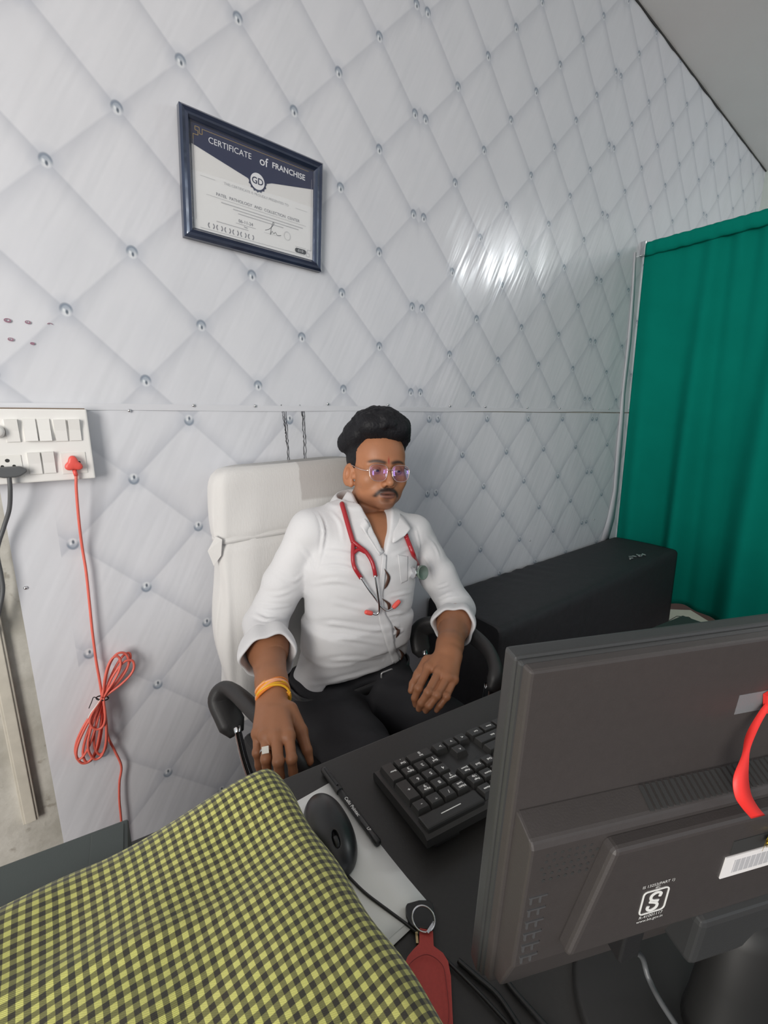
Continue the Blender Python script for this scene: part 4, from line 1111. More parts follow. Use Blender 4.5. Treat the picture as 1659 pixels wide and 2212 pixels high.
# ================================================================ PERSON
PE = empty('person', (.60, -.34, .44)); tag(PE, 'seated person in white shirt and black trousers with dark wavy hair', 'person')
p00 = np.array(PE.location)
def addp(name, V, F, m, col=None): return sdfobj(name, np.asarray(V)-p00, F, m, PE, col)
SKIN = np.array([.450, .195, .098])
# ---- key joints
HC = np.array([.7287, -.2674, 1.1465])                                  # head centre (eye level)
SR, SL_ = np.array([.522, -.262, 1.012]), np.array([.812, -.330, .974])
ER, EL = np.array([.405, -.225, .775]), np.array([.932, -.398, .735])
WR, WL = onz(590, 1502, .742), onz(968, 1412, .742)
E1 = unit((SL_-SR)*[1, 1, 0])[:2]                                      # shoulder axis, right -> left of the sitter
FWD = np.array([E1[1], -E1[0], 0])                                    # chest direction
# ---- head frame: x = sitter's right, y = forward, z = up
hy = np.array([math.sin(math.radians(-15.1))*math.cos(math.radians(10.5)), -math.cos(math.radians(-15.1))*math.cos(math.radians(10.5)), math.sin(math.radians(10.5))]); hx = unit(np.cross(hy, [0, 0, 1])); hz = np.cross(hx, hy)
_c, _s = math.cos(math.radians(4.9)), math.sin(math.radians(4.9)); hx, hz = hx*_c+hz*_s, -hx*_s+hz*_c
HM_ = np.stack([hx, hy, hz], 1); HS = .94
def HP(p): return HC+HM_@(np.array(p, float)*HS)
def hell(c, r, R=None): return ell(HP(c), np.array(r)*HS, HM_ if R is None else HM_@np.array(R))
def hcap(a, b, ra, rb): return cap(HP(a), HP(b), ra*HS, rb*HS)
def rotm(ax, deg): return np.array(Matrix.Rotation(math.radians(deg), 3, ax))
def head_field(h, skin=True):
    s = SDF(HC-[.125, .155, .33], HC+[.125, .14, .17], h)
    s.u(hell((0, -.012, .044), (.0760, .096, .090)))
    s.u(hell((0, .042, .042), (.063, .045, .064)), .03)
    s.u(hell((0, .030, -.030), (.069, .056, .064)), .03)
    s.u(hell((0, .026, -.066), (.057, .054, .038)), .022)
    s.u(hell((0, .070, -.092), (.025, .020, .017)), .020)
    for q in (-1, 1):
        s.u(hell((q*.050, .004, -.060), (.013, .030, .028)), .018)
        s.u(hell((q*.048, .054, -.026), (.020, .020, .019)), .02)
        s.u(hcap((q*.012, .081, .017), (q*.050, .066, .016), .0085, .007), .014)
    s.u(hell((0, .070, -.064), (.030, .022, .024)), .018)
    for q in (-1, 1): s.s_(hell((q*.0315, .0905, -.001), (.0195, .013, .0115)), .012)
    s.u(hcap((0, .082, .010), (0, .1060, -.034), .0062, .0092), .009)
    s.u(hell((0, .1050, -.037), (.0100, .0110, .0095)), .007)
    for q in (-1, 1):
        s.u(hell((q*.0120, .0935, -.041), (.0075, .0110, .0080)), .005)
        s.s_(hell((q*.0066, .1010, -.0480), (.0042, .0068, .0048)), .002)
        s.u(hell((q*.0315, .0765, -.001), (.0132, .0125, .0122)), .003)          # lids
        s.s_(hell((q*.0315, .0890, -.0030), (.0125, .0080, .0030)), .002)        # eye opening
    s.u(hell((0, .0875, -.0625), (.0215, .0085, .0055)), .006)
    s.u(hell((0, .0870, -.0735), (.0185, .0090, .0070)), .006)
    s.s_(hell((0, .0965, -.0682), (.0225, .0075, .0016)), .004)
    s.s_(hell((0, .0925, -.0835), (.014, .006, .004)), .008)
    for q in (-1, 1):
        R = rotm('Z', q*28)@rotm('X', -10)
        s.u(hell((q*.0820, -.010, -.010), (.0085, .0205, .0335), R), .006)
        s.u(hell((q*.0760, -.002, -.036), (.0070, .0090, .0110), R), .006)
        s.s_(hell((q*.0915, -.004, -.006), (.0125, .0120, .0200), R), .002)
        s.u(hell((q*.0740, .012, -.016), (.0050, .0050, .0090)), .005)
    # neck and upper chest
    nb = np.array([.674, -.256, 1.01])
    s.u(cap(HP((0, -.036, -.060)), nb, .050, .054), .008)
    s.u(cap(nb+[-.005, -.015, -.045], nb+[-.012, -.040, -.12], .050, .050), .022)
    for q in (-1, 1): s.u(cap(HP((q*.030, .010, -.085)), nb+np.array([E1[0]*-q*.02, -.046, -.03]), .008, .007), .012)
    return s
hs = head_field(.0018)
HV, HF = hs.mesh(1)
hl = (HV-HC)@HM_/HS                                                   # local coordinates
def blob(c, r): return np.exp(-(((hl-np.array(c))/np.array(r))**2).sum(1))
col = np.tile(SKIN, (len(HV), 1))
def paint(w, c, k=1.0): global col; ww = np.clip(w*k, 0, 1)[:, None]; col = col*(1-ww)+np.array(c)*ww
nz3 = np.sin(hl[:, 0]*260+1)*np.sin(hl[:, 1]*230)*np.sin(hl[:, 2]*250+2)
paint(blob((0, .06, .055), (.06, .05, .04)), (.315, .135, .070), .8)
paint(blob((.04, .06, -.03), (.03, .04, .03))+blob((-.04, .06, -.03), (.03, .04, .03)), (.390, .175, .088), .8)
paint(blob((0, .11, -.03), (.012, .02, .03)), (.39, .18, .095), .7)
DK_ = (.030, .018, .014)
for q in (-1, 1):
    paint(blob((q*.0315, .09, -.004), (.022, .03, .012)), (.17, .078, .045), .55)                   # lids, darker skin
    for i in range(7):
        t = i/6; paint(blob((q*(.012+.036*t), .082-.016*t*t, .0185+.0045*math.sin(t*2.6)), (.0066, .022, .0050-.0012*t)), (.020, .012, .010), 1.15)
paint(np.clip((-(hl[:, 2])-.062)/.025, 0, 1)*np.clip((hl[:, 1]-.0)/.04, 0, 1), (.16, .078, .052), .6)   # stubble on the jaw
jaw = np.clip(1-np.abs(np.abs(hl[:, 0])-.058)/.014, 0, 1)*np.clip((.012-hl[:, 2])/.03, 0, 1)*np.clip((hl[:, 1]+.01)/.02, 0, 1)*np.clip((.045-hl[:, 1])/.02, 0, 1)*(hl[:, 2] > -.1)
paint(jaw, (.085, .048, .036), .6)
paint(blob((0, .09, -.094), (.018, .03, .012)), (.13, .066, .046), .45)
paint(blob((0, .09, -.0835), (.009, .02, .0035)), DK_, .6)
# lips then moustache
lipm = ((hl[:, 0]/.0235)**2+((hl[:, 2]+.0685)/.0112)**2 < 1) & (hl[:, 1] > .07)
paint(lipm.astype(float), (.185, .082, .066), .85)
paint(np.exp(-((hl[:, 2]+.0682+.10*hl[:, 0]**2*8)/.0016)**2)*(np.abs(hl[:, 0]) < .0225)*(hl[:, 1] > .07), (.055, .024, .020), .95)
for q in (-1, 1):
    for i in range(10):
        t = i/9; paint(blob((q*(.003+.030*t), .092-.010*t, -.0535-.0040*t-.014*t**3), (.0062, .03, .0056-.0016*t)), (.022, .013, .011), 1.0)
paint(((np.abs(hl[:, 0]) < .0035) & (hl[:, 1] > .08))*np.exp(-((hl[:, 2]-.024)/.010)**2)*np.exp(-(hl[:, 0]/.0026)**2), (.33, .028, .022), .9)   # red mark
neckm = np.clip((-.105-hl[:, 2])/.03, 0, 1); paint(neckm, (.205, .092, .055), .75)  # shade below the chin painted into the neck colour
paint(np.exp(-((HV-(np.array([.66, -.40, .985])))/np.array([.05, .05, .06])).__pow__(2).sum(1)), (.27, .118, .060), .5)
headcol = col

# ---- hands and forearms, world space
def hand(name, W0, E0, J, cuffr, thumb, palm, h=.0017):
    pts = np.array([q for f in J for q in f]+list(thumb)+[W0, E0]+list(palm)); lo = pts.min(0)-.05; hi = pts.max(0)+.05
    s = SDF(lo, hi, h)
    ax = unit(W0-E0)
    s.u(cap(E0, E0+ax*.10, .034, .043)); s.u(cap(E0+ax*.09, W0-ax*.03, .0435, .030), .03); s.u(cap(W0-ax*.04, W0, .029, .026), .02)
    mc = [f[0] for f in J]
    for i, m_ in enumerate(mc): s.u(cap(W0+(mc[i]-mc[1])*.45, m_, .0165, .0105), .014)
    for i in range(3): s.u(cap(W0*.5+mc[i]*.5, mc[i]*.85+mc[i+1]*.15, .012, .010), .012)
    for f, rr in zip(J, ((.0098, .0088, .0080, .0070), (.0103, .0092, .0084, .0072), (.0098, .0087, .0079, .0069), (.0088, .0077, .0069, .0061))):
        for i in range(3): s.u(cap(f[i], f[i+1], rr[i], rr[i+1]), .0035)
        s.u(ell(f[0]+[0, 0, .002], (.0105, .0105, .0098)), .006); s.u(ell(f[1]+[0, 0, .0008], (.0098, .0098, .0092)), .003)
    s.u(cap(thumb[0], thumb[1], .0170, .0125), .012); s.u(cap(thumb[1], thumb[2], .0118, .0098), .006); s.u(cap(thumb[2], thumb[3], .0098, .0076), .004)
    V, F = s.mesh(1)
    c = np.tile(SKIN*.80, (len(V), 1))
    def pt(w, cc, k): nonlocal c; ww = np.clip(w*k, 0, 1)[:, None]; c = c*(1-ww)+np.array(cc)*ww
    for f in J:
        for i in (0, 1, 2): pt(np.exp(-((V-f[i])**2).sum(1)/.010**2), (.235, .100, .052), .55)
        pt(np.exp(-((V-f[3])**2).sum(1)/.0075**2), (.46, .25, .17), .55)
    pt(np.exp(-((V-(W0+E0)/2)**2).sum(1)/.09**2), (.24, .105, .055), .5)
    return V, F, c
z_ = onz
# right hand of the sitter (left in the picture): palm over the front of the armrest, fingers hanging down
JR = [  # index, middle, ring, little: knuckle, joint, joint, tip
    [z_(624, 1592, .735), z_(630, 1640, .722), z_(633, 1668, .695), z_(634, 1688, .672)],
    [z_(597, 1594, .736), z_(601, 1645, .724), z_(604, 1678, .694), z_(606, 1700, .668)],
    [z_(574, 1591, .732), z_(575, 1640, .716), z_(577, 1670, .688), z_(580, 1692, .666)],
    [z_(556, 1585, .724), z_(556, 1626, .704), z_(559, 1652, .682), z_(563, 1672, .664)]]
thR = [z_(625, 1535, .733), z_(650, 1580, .712), z_(663, 1622, .690), z_(669, 1645, .676)]
RV, RF, RC = hand('r', WR, ER, JR, .05, thR, [])
JL = [
    [z_(926, 1442, .728), z_(904, 1487, .712), z_(896, 1508, .690), z_(898, 1522, .672)],
    [z_(948, 1453, .730), z_(925, 1496, .716), z_(910, 1519, .692), z_(905, 1531, .674)],
    [z_(966, 1464, .726), z_(944, 1502, .712), z_(927, 1525, .690), z_(920, 1535, .674)],
    [z_(980, 1469, .718), z_(964, 1505, .704), z_(950, 1524, .688), z_(943, 1534, .676)]]
thL = [z_(925, 1430, .722), z_(905, 1458, .708), z_(893, 1478, .694), z_(888, 1492, .684)]
LV, LF, LC = hand('l', WL, EL, JL, .05, thL, [])
# ---- body core under the clothes, so head, arms and legs belong to one figure
BS = SDF((.33, -.92, .03), (1.02, -.12, 1.10), .0065)
TOR = [(.605, -.300, .50, .150, .095), (.608, -.300, .60, .152, .088), (.628, -.310, .70, .136, .096), (.640, -.312, .82, .144, .102), (.645, -.300, .93, .160, .104), (.660, -.288, 1.00, .140, .085), (.668, -.280, 1.045, .085, .065)]
BS.u(loft([(a, b, c, d-q, e-q) for (a, b, c, d, e), q in zip(TOR, (.03, .03, .022, .012, .009, .012, .022))], E1))
BS.u(cap(SR, ER, .047, .038), .03).u(cap(SL_, EL, .047, .038), .03)
KR_, KL_ = np.array([.470, -.800, .530]), np.array([.740, -.830, .530])
HR_, HL_ = np.array([.520, -.330, .535]), np.array([.690, -.345, .535])
AR_, AL_ = np.array([.480, -.78, .10]), np.array([.750, -.80, .10])
for a, b, c in ((HR_, KR_, AR_), (HL_, KL_, AL_)): BS.u(cap(a, b, .070, .050), .03).u(cap(b, c, .045, .035), .02)
BV, BF = BS.mesh(1)
Vall = np.concatenate([HV, RV, LV, BV]); Fall = np.concatenate([HF, RF+len(HV), LF+len(HV)+len(RV), BF+len(HV)+len(RV)+len(LV)])
Call = np.concatenate([headcol, RC, LC, np.tile(SKIN*.8, (len(BV), 1))])
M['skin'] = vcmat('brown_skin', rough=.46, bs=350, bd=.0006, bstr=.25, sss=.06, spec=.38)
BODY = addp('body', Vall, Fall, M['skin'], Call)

# ---- eyes
def eye_mat():
    m, b = newmat('eye'); n = X.nt.nodes.new('ShaderNodeVertexColor'); n.layer_name = 'Col'; setp(b, X(n.outputs[0]), .12); return m
M['eye'] = eye_mat()
for q in (-1, 1):
    s = SDF(HP((q*.0315, .0765, -.0015))-.015, HP((q*.0315, .0765, -.0015))+.015, .0008); s.u(hell((q*.0315, .0755, -.0015), (.0118, .0118, .0118))); V, F = s.mesh(1)
    l = (V-HC)@HM_/HS-np.array([q*.0315-.0030, .0755, -.0042]); d = np.hypot(l[:, 0], l[:, 2]); c = np.tile([.30, .26, .24], (len(V), 1)); c[(d < .0056) & (l[:, 1] > 0)] = (.035, .018, .010); c[(d < .0024) & (l[:, 1] > 0)] = (.004, .004, .004)
    addp('eye', V, F, M['eye'], c)

# ---- hair
def hair():
    s = SDF(HC-[.14, .15, .11], HC+[.14, .16, .20], .0024)
    # close-cropped sides and back
    base = hell((0, -.014, .046), (.0825, .1000, .0935)); fn, lo, hi = base
    def cropped(x, y, z):
        d = fn(x, y, z); px, py, pz = x-HC[0], y-HC[1], z-HC[2]
        lx, ly, lz = [(px*HM_[0, i]+py*HM_[1, i]+pz*HM_[2, i])/HS for i in range(3)]
        side = np.clip((np.abs(lx)-.045)/.02, 0, 1)
        front = np.where(lz > .090, .20, .032+.030*np.clip((lz-.005)/.06, 0, 1)*side+.003*np.sin(lz*150))
        a = ly-front                                    # in front of the hairline
        low = np.where(ly > .002, -.022, np.where(ly > -.030, .018, -.060))
        b = low-lz
        return np.maximum(d, np.maximum(a, b)*.8)
    s.u((cropped, lo, hi))
    # voluminous wavy top, swept up and back from the forehead
    s.u(hell((0, .000, .118), (.082, .094, .056)), .016)
    s.u(hell((.030, .064, .120), (.050, .036, .034)), .012)
    s.u(hell((-.026, .068, .116), (.048, .036, .034)), .012)
    s.u(hell((.070, .010, .104), (.032, .052, .040)), .012)
    s.u(hell((-.062, .024, .108), (.028, .048, .040)), .012)
    s.u(hell((.086, -.030, .084), (.022, .036, .030)), .012)
    s.u(hell((-.080, -.02, .084), (.018, .036, .030)), .012)
    s.u(hell((0, -.066, .090), (.064, .048, .056)), .016)
    rg = np.random.default_rng(3)
    # locks: long soft waves swept from the hairline up and back
    for i in range(64):
        a0 = rg.uniform(-1.25, 1.25); e0 = rg.uniform(.30, 1.2) if i % 3 else rg.uniform(.25, .6); P = []
        for k in range(7):
            t = k/6; e = e0+t*rg.uniform(.45, .6); a = a0*(1-.15*t)+.22*math.sin(t*4.2+i)
            rr = 1.0+.06*math.sin(t*PI)+.035*math.sin(i*1.7)
            c = np.array([.088*math.sin(a)*math.cos(min(e, 1.5)), .006+.098*math.cos(a)*math.cos(e), .098+.074*math.sin(e)])
            c = np.array([0, 0, .07])+(c-np.array([0, 0, .07]))*rr
            if c[1] > .03: c[2] = max(c[2], .112)
            P.append(c)
        w0 = rg.uniform(.007, .012)
        for k in range(6): s.u(hcap(P[k], P[k+1], w0*(1-.09*k), w0*(1-.09*(k+1))), .0045)
    for i in range(16):                                   # uneven locks along the hairline
        xx = -.060+.008*i+rg.uniform(-.003, .003); yy = .078-5.2*xx*xx; zz = .097+rg.uniform(-.006, .006)-.007*math.exp(-((xx+.018)/.014)**2)
        s.u(hcap((xx, yy+.004, zz+.028), (xx+rg.uniform(-.006, .006), yy, zz), .012, .0060), .005)
    for i in range(26):                                   # side and back waves
        a0 = rg.choice([-1, 1])*rg.uniform(1.2, 3.0); e0 = rg.uniform(.0, .5); P = []
        for k in range(5):
            t = k/4; a = a0+.30*t*np.sign(a0)+.1*math.sin(5*t+i); e = e0-.22*t+.06*math.sin(4*t+i)
            P.append(np.array([.096*math.sin(a)*math.cos(e), -.004+.100*math.cos(a)*math.cos(e), .098+.070*math.sin(e)]))
        w0 = rg.uniform(.007, .011)
        for k in range(4): s.u(hcap(P[k], P[k+1], w0*(1-.1*k), w0*(1-.1*(k+1))), .0045)
    V, F = s.mesh(1)
    N = vnormals(V, F); l = (V-HC)@HM_/HS
    # strand relief follows the sweep of the hair
    ph = (l[:, 0]*520+60*np.sin(l[:, 2]*70+l[:, 1]*60))
    V = V+N*(.0005*np.sin(ph)+.0003*np.sin(ph*2.3+l[:, 1]*200))[:, None]*np.clip((l[:, 2]-.03)/.02, 0, 1)[:, None]
    m, b = newmat('black_hair'); tc = texco(); g = noise(1, 3, mapping(tc, (500, 120, 160)))
    setp(b, mixc(g, (.006, .006, .008), (.017, .017, .020)), .55, nrm=bump(g, .35, .0012)); b.inputs['Specular IOR Level'].default_value = .22
    return addp('hair', V, F, m)
hair()

# ---- shirt
def shirt():
    h = .0042
    s = SDF((.25, -.58, .52), (1.06, -.13, 1.13), h)
    EP = (1.0, -.03)
    s.u(loft([(.616, -.298, .525, .174, .092), (.620, -.300, .62, .162, .093), (.634, -.306, .70, .143, .097), (.637, -.310, .76, .140, .100)], EP, 3.0), 0)
    s.u(loft([(a, b, c, d+.004, e+.006) for a, b, c, d, e in TOR[2:]]+[(.672, -.272, 1.062, .075, .058)], E1), .03)
    def hem(x, y, z): return (.637-1.35*np.clip(.50-x, 0, .065)-z)+0*y
    s.op((hem, (.3, -.55, .5), (1.0, -.15, .66)), .004, 'i')
    nb = np.array([.668, -.275, 1.030])
    s.u(cap(SR+[.020, 0, .004], nb+[-.02, 0, .005], .046, .054), .035); s.u(cap(SL_+[-.020, 0, .004], nb+[.02, -.004, -.005], .044, .052), .035)
    s.u(ell(SR, (.054, .055, .050)), .03); s.u(ell(SL_, (.052, .053, .049)), .03)
    s2 = SDF((.25, -.58, .52), (1.06, -.13, 1.13), h)
    s2.u(cap(SR, SR*.45+ER*.55, .052, .052)); s2.u(cap(SR*.45+ER*.55, ER, .052, .051), .02)
    s2.u(cap(SL_, SL_*.45+EL*.55, .051, .050)); s2.u(cap(SL_*.45+EL*.55, EL, .050, .049), .02)
    axR = unit(WR-ER); axL = unit(WL-EL)
    s2.u(cap(ER, ER+axR*.085, .052, .052), .02); s2.u(cap(EL, EL+axL*.085, .050, .050), .02)
    kk = .007; hh = np.maximum(kk-np.abs(s.f-s2.f), 0)/kk; s.f = np.minimum(s.f, s2.f)-hh*hh*kk*.25
    # neck hole and open front
    s.s_(cap(nb+[.006, .012, .022], nb+[.012, .012, .12], .056, .062), .008)
    ap = np.array([.657, -.399, .958])                  # bottom of the open neck
    e1 = np.array([E1[0], E1[1], 0])
    def vee(x, y, z):
        dx, dy = x-ap[0], y-ap[1]; sx = dx*e1[0]+dy*e1[1]; f_ = dx*FWD[0]+dy*FWD[1]
        zz = z-ap[2]; half = .0+.42*np.clip(zz, 0, 1)
        c = .12*zz
        return np.maximum(np.maximum(np.abs(sx-c)-half, -zz), -(f_+.19))*.9
    s.s_((vee, ap-[.12, .1, .0], ap+[.16, .26, .18]), .004)
    V, F = s.mesh(2)
    return V, F
SV, SF = shirt()
def raymesh(V, F):
    return BVHTree.FromPolygons([tuple(v) for v in V], [tuple(f) for f in F])
bv = raymesh(SV, SF)
def hit(px, py, tree=None, lift=0.0):
    d = Vector(ray(px, py)).normalized(); r = (tree or bv).ray_cast(Vector(CAMP), d)
    if r[0] is None: return None
    return np.array(r[0])+np.array(r[1])*lift
SN = vnormals(SV, SF)
def seglen(V, P):
    D = np.full(len(V), 9.0); Tt = np.zeros(len(V)); n = len(P)-1
    for i in range(n):
        a, b = P[i], P[i+1]; ab = b-a; t = np.clip(((V-a)@ab)/(ab@ab+1e-12), 0, 1); d = np.linalg.norm(V-(a+t[:, None]*ab), axis=1)
        k = d < D; D[k] = d[k]; Tt[k] = ((i+t)/n)[k]
    return D, Tt
disp = np.zeros(len(SV))
def wrinkle(pts, wd=.006, amp=.004, groove=.8):
    wd *= .72; amp *= .62
    P = [hit(*p) for p in pts]; P = [p for p in P if p is not None]
    if len(P) < 2: return
    P = spline(P, 4); D, Tt = seglen(SV, P); env = np.sin(np.clip(Tt, .02, .98)*PI)**.6
    global disp
    disp += env*(amp*np.exp(-(D/wd)**2)-amp*groove*np.exp(-((D-wd*1.9)/(wd*1.0))**2))
for pts, wd, am in [
    ([(683, 1105), (697, 1130), (698, 1165), (692, 1200), (683, 1235)], .004, .0035), ([(893, 1135), (903, 1160), (906, 1190), (902, 1215)], .004, .003),
    ([(700, 1190), (745, 1195), (790, 1205)], .007, .003), ([(690, 1225), (735, 1222), (775, 1235)], .006, .003), ([(672, 1262), (730, 1255), (800, 1272)], .007, .003),
    ([(655, 1310), (720, 1300), (800, 1318)], .008, .004), ([(652, 1338), (720, 1348), (810, 1360), (860, 1352)], .007, .005), ([(655, 1375), (740, 1378), (830, 1392)], .006, .003),
    ([(660, 1420), (740, 1425), (830, 1418), (885, 1395)], .007, .004), ([(670, 1480), (740, 1468), (820, 1445), (880, 1425)], .007, .004), ([(665, 1512), (730, 1490), (800, 1470)], .006, .003),
    ([(835, 1330), (862, 1325), (890, 1318)], .005, .005), ([(840, 1372), (870, 1362), (892, 1350)], .006, .006), ([(860, 1400), (885, 1392), (897, 1380)], .005, .005), ([(840, 1290), (868, 1283), (890, 1278)], .005, .004),
    ([(690, 1115), (700, 1150), (693, 1200)], .006, .003), ([(715, 1105), (735, 1130), (742, 1170)], .006, .002), ([(850, 1200), (870, 1190), (890, 1180)], .006, .003),
    ([(548, 1300), (580, 1312), (625, 1308)], .006, .004), ([(545, 1325), (580, 1338), (622, 1335)], .006, .005), ([(560, 1275), (600, 1285), (640, 1270)], .006, .003), ([(600, 1235), (635, 1255), (655, 1240)], .006, .003), ([(650, 1180), (672, 1210), (680, 1240)], .006, .003),
    ([(945, 1270), (970, 1262), (1000, 1262)], .005, .004), ([(948, 1295), (975, 1285), (1015, 1290)], .005, .005), ([(952, 1318), (980, 1308), (1020, 1315)], .005, .004), ([(915, 1200), (930, 1225), (938, 1255)], .006, .003), ([(920, 1160), (940, 1180), (950, 1210)], .006, .002),
    ([(830, 1430), (845, 1400), (850, 1370)], .005, .003)]:
    wrinkle(pts, wd, am)
disp += .0009*np.sin(SV[:, 2]*95+SV[:, 0]*40)*np.sin(SV[:, 0]*60-SV[:, 2]*33)
SV2 = SV+SN*disp[:, None]
def shirt_mat():
    m, b = newmat('white_cotton_shirt'); tc = texco(); wv = noise(1, 2, mapping(tc, (700, 700, 700))); fo = noise(16, 3, tc)
    setp(b, mixc(noise(6, 2, tc), (.63, .63, .65), (.69, .69, .705)), .75, nrm=bump(wv*.25+fo*.8, .3, .004)); b.inputs['Sheen Weight'].default_value = .2; return m
M['shirt'] = shirt_mat()
SHIRT = addp('shirt', SV2, SF, M['shirt'])
bv2 = raymesh(SV2, SF)
def patch(name, rows, m, lift=.0016, th=.0016, lift_fn=None):
    """rows: list of pixel rows laid on the shirt; each row has the same number of points"""
    V = []; nr = len(rows); nc = len(rows[0])
    for i, r in enumerate(rows):
        for j, (x, y) in enumerate(r):
            p = hit(x, y, bv2, lift if lift_fn is None else lift_fn(i/(nr-1), j/(nc-1)))
            if p is None: p = V[-1] if V else ont(x, y, 1.1)
            V.append(np.array(p))
    F = [(i*nc+j, i*nc+j+1, (i+1)*nc+j+1, (i+1)*nc+j) for i in range(nr-1) for j in range(nc-1)]
    o = mesh(name, [v-p00 for v in V], F, m, PE, True); solidify(o, th, 0); return o
def lerp(a, b, n): return [(a[0]+(b[0]-a[0])*i/n, a[1]+(b[1]-a[1])*i/n) for i in range(n+1)]
# button placket
le = [(826, 1197), (822, 1230), (818, 1262), (815, 1300), (818, 1340), (828, 1375), (840, 1410), (850, 1440)]
re = [(834, 1200), (832, 1235), (829, 1265), (826, 1285), (832, 1325), (846, 1352), (852, 1395), (866, 1428)]
le2 = spline([(*p, 0) for p in le], 6)[:, :2]; re2 = spline([(*p, 0) for p in re], 6)[:, :2]
patch('placket', [lerp(a, b, 4) for a, b in zip(le2, re2)], M['shirt'], .0022, .002)
# gaps between the buttons where skin shows
M['gapskin'] = mat('skin_in_gap', (.075, .032, .020), .6)
for pts in ([(829, 1228), (838, 1245), (834, 1262), (829, 1272)], [(824, 1292), (838, 1304), (838, 1318)], [(850, 1352), (859, 1362), (854, 1378)], [(860, 1400), (869, 1415), (862, 1430)]):
    c = spline([(*p, 0) for p in pts], 6)[:, :2]; n = len(c); rows = []
    for i, p in enumerate(c):
        wv = 3.2*math.sin(PI*i/(n-1))+.3; rows.append([(p[0]-wv, p[1]), (p[0], p[1]), (p[0]+wv, p[1])])
    patch('placket_opening', rows, M['gapskin'], .0032, .0008)
# chest pocket
patch('pocket', [lerp((859+(i*1.0), 1198+i*9), (881-i*.2, 1202+i*7.5), 14) for i in np.linspace(0, 7, 22)], M['shirt'], .0006, .0005)
# collar: stand and two leaves
def collar():
    nb = np.array([.682, -.258, 1.042]); e1 = np.array([E1[0], E1[1], 0.0]); tilt = np.array([.012, 0, 0])
    def ring(th, r, z): return nb+(-e1*math.sin(th)*r+FWD*math.cos(th)*r*1.02)+np.array([0, 0, z])-e1*math.sin(th)*0
    n = 40; V = []; A0, A1 = math.radians(66), math.radians(296)
    for i in range(n+1):
        th = A0+(A1-A0)*i/n; f = math.cos(th)
        fr = max(0, (math.cos(th)-.35)/.65)                      # towards the front opening
        zt = .040-.016*fr+.010*max(0, -f)
        V.append(ring(th, .061+.004*fr, -.030-.030*fr)); V.append(ring(th, .0615+.004*fr, zt-.022*fr)); V.append(ring(th, .0665+.006*fr, zt+.002-.024*fr))
        V.append(ring(th, .079+.006*fr, zt-.012-.030*fr)); V.append(ring(th, .093+.004*fr, zt-.036-.040*fr))
    F = []
    for i in range(n):
        for q in range(4): a = i*5+q; F.append((a, a+1, a+6, a+5))
    o = mesh('collar', [v-p00 for v in V], F, M['shirt'], PE, True); solidify(o, .0022, 0); subsurf(o, 1)
collar()
def leaf(name, P, bulge):
    P = np.array(P); V = []; n = 8
    for i in range(n+1):
        for j in range(n+1):
            s_, t_ = i/n, j/n
            p = (1-s_)*(1-t_)*P[0]+(1-s_)*t_*P[1]+s_*t_*P[2]+s_*(1-t_)*P[3]
            V.append(p-CF*bulge*math.sin(PI*s_)*math.sin(PI*(.15+.7*t_)))
    F = [(i*(n+1)+j, i*(n+1)+j+1, (i+1)*(n+1)+j+1, (i+1)*(n+1)+j) for i in range(n) for j in range(n)]
    o = mesh(name, [v-p00 for v in V], F, M['shirt'], PE, True); solidify(o, .002, 0)
def hl_(x, y, lift):
    p = hit(x, y, bv2, 0)
    return p-np.array(unit(ray(x, y)))*lift if p is not None else None
def near(x, y, ref): return ont(x, y, float((ref-CAMP)@CF))
hb_ = raymesh(HV, HF)
def grid(name, A, B, n=6, bul=.003, th=.0022):
    """cloth patch between two edge curves"""
    A = spline(A, n); B = spline(B, n); V = []; m_ = 5
    for a, b in zip(A, B):
        for j in range(m_+1):
            t = j/m_; V.append(a*(1-t)+b*t-CF*bul*math.sin(PI*t))
    k = m_+1; F = [(i*k+j, i*k+j+1, (i+1)*k+j+1, (i+1)*k+j) for i in range(len(A)-1) for j in range(m_)]
    o = mesh(name, [v-p00 for v in V], F, M['shirt'], PE, True); solidify(o, th, 0); return o
def sh(x, y, lift): p = hit(x, y, bv2); return (p if p is not None else ont(x, y, 1.17))-unit(ray(x, y))*lift
# sitter's right collar leaf: fold line along the neck, free edge on the shoulder
grid('collar_leaf', [ont(752, 1060, 1.215), ont(761, 1066, 1.190), ont(771, 1085, 1.172), ont(782, 1107, 1.158)], [ont(737, 1084, 1.190), ont(741, 1096, 1.168), ont(754, 1111, 1.140), ont(778, 1110, 1.150)], 6, .006)
# sitter's left leaf: stands off the neck and points at the shoulder
grid('collar_leaf', [ont(844, 1104, 1.205), ont(856, 1105, 1.210), ont(872, 1117, 1.195), ont(888, 1141, 1.170)], [ont(842, 1122, 1.180), ont(851, 1140, 1.165), ont(848, 1172, 1.130), ont(874, 1158, 1.150)], 6, .004)
# front edges of the open shirt
grid('front_edge', [ont(779, 1106, 1.158), sh(796, 1132, .006), sh(814, 1160, .006), sh(829, 1192, .006)], [ont(766, 1116, 1.150), sh(782, 1142, .003), sh(801, 1168, .003), sh(820, 1200, .003)], 6, .001)
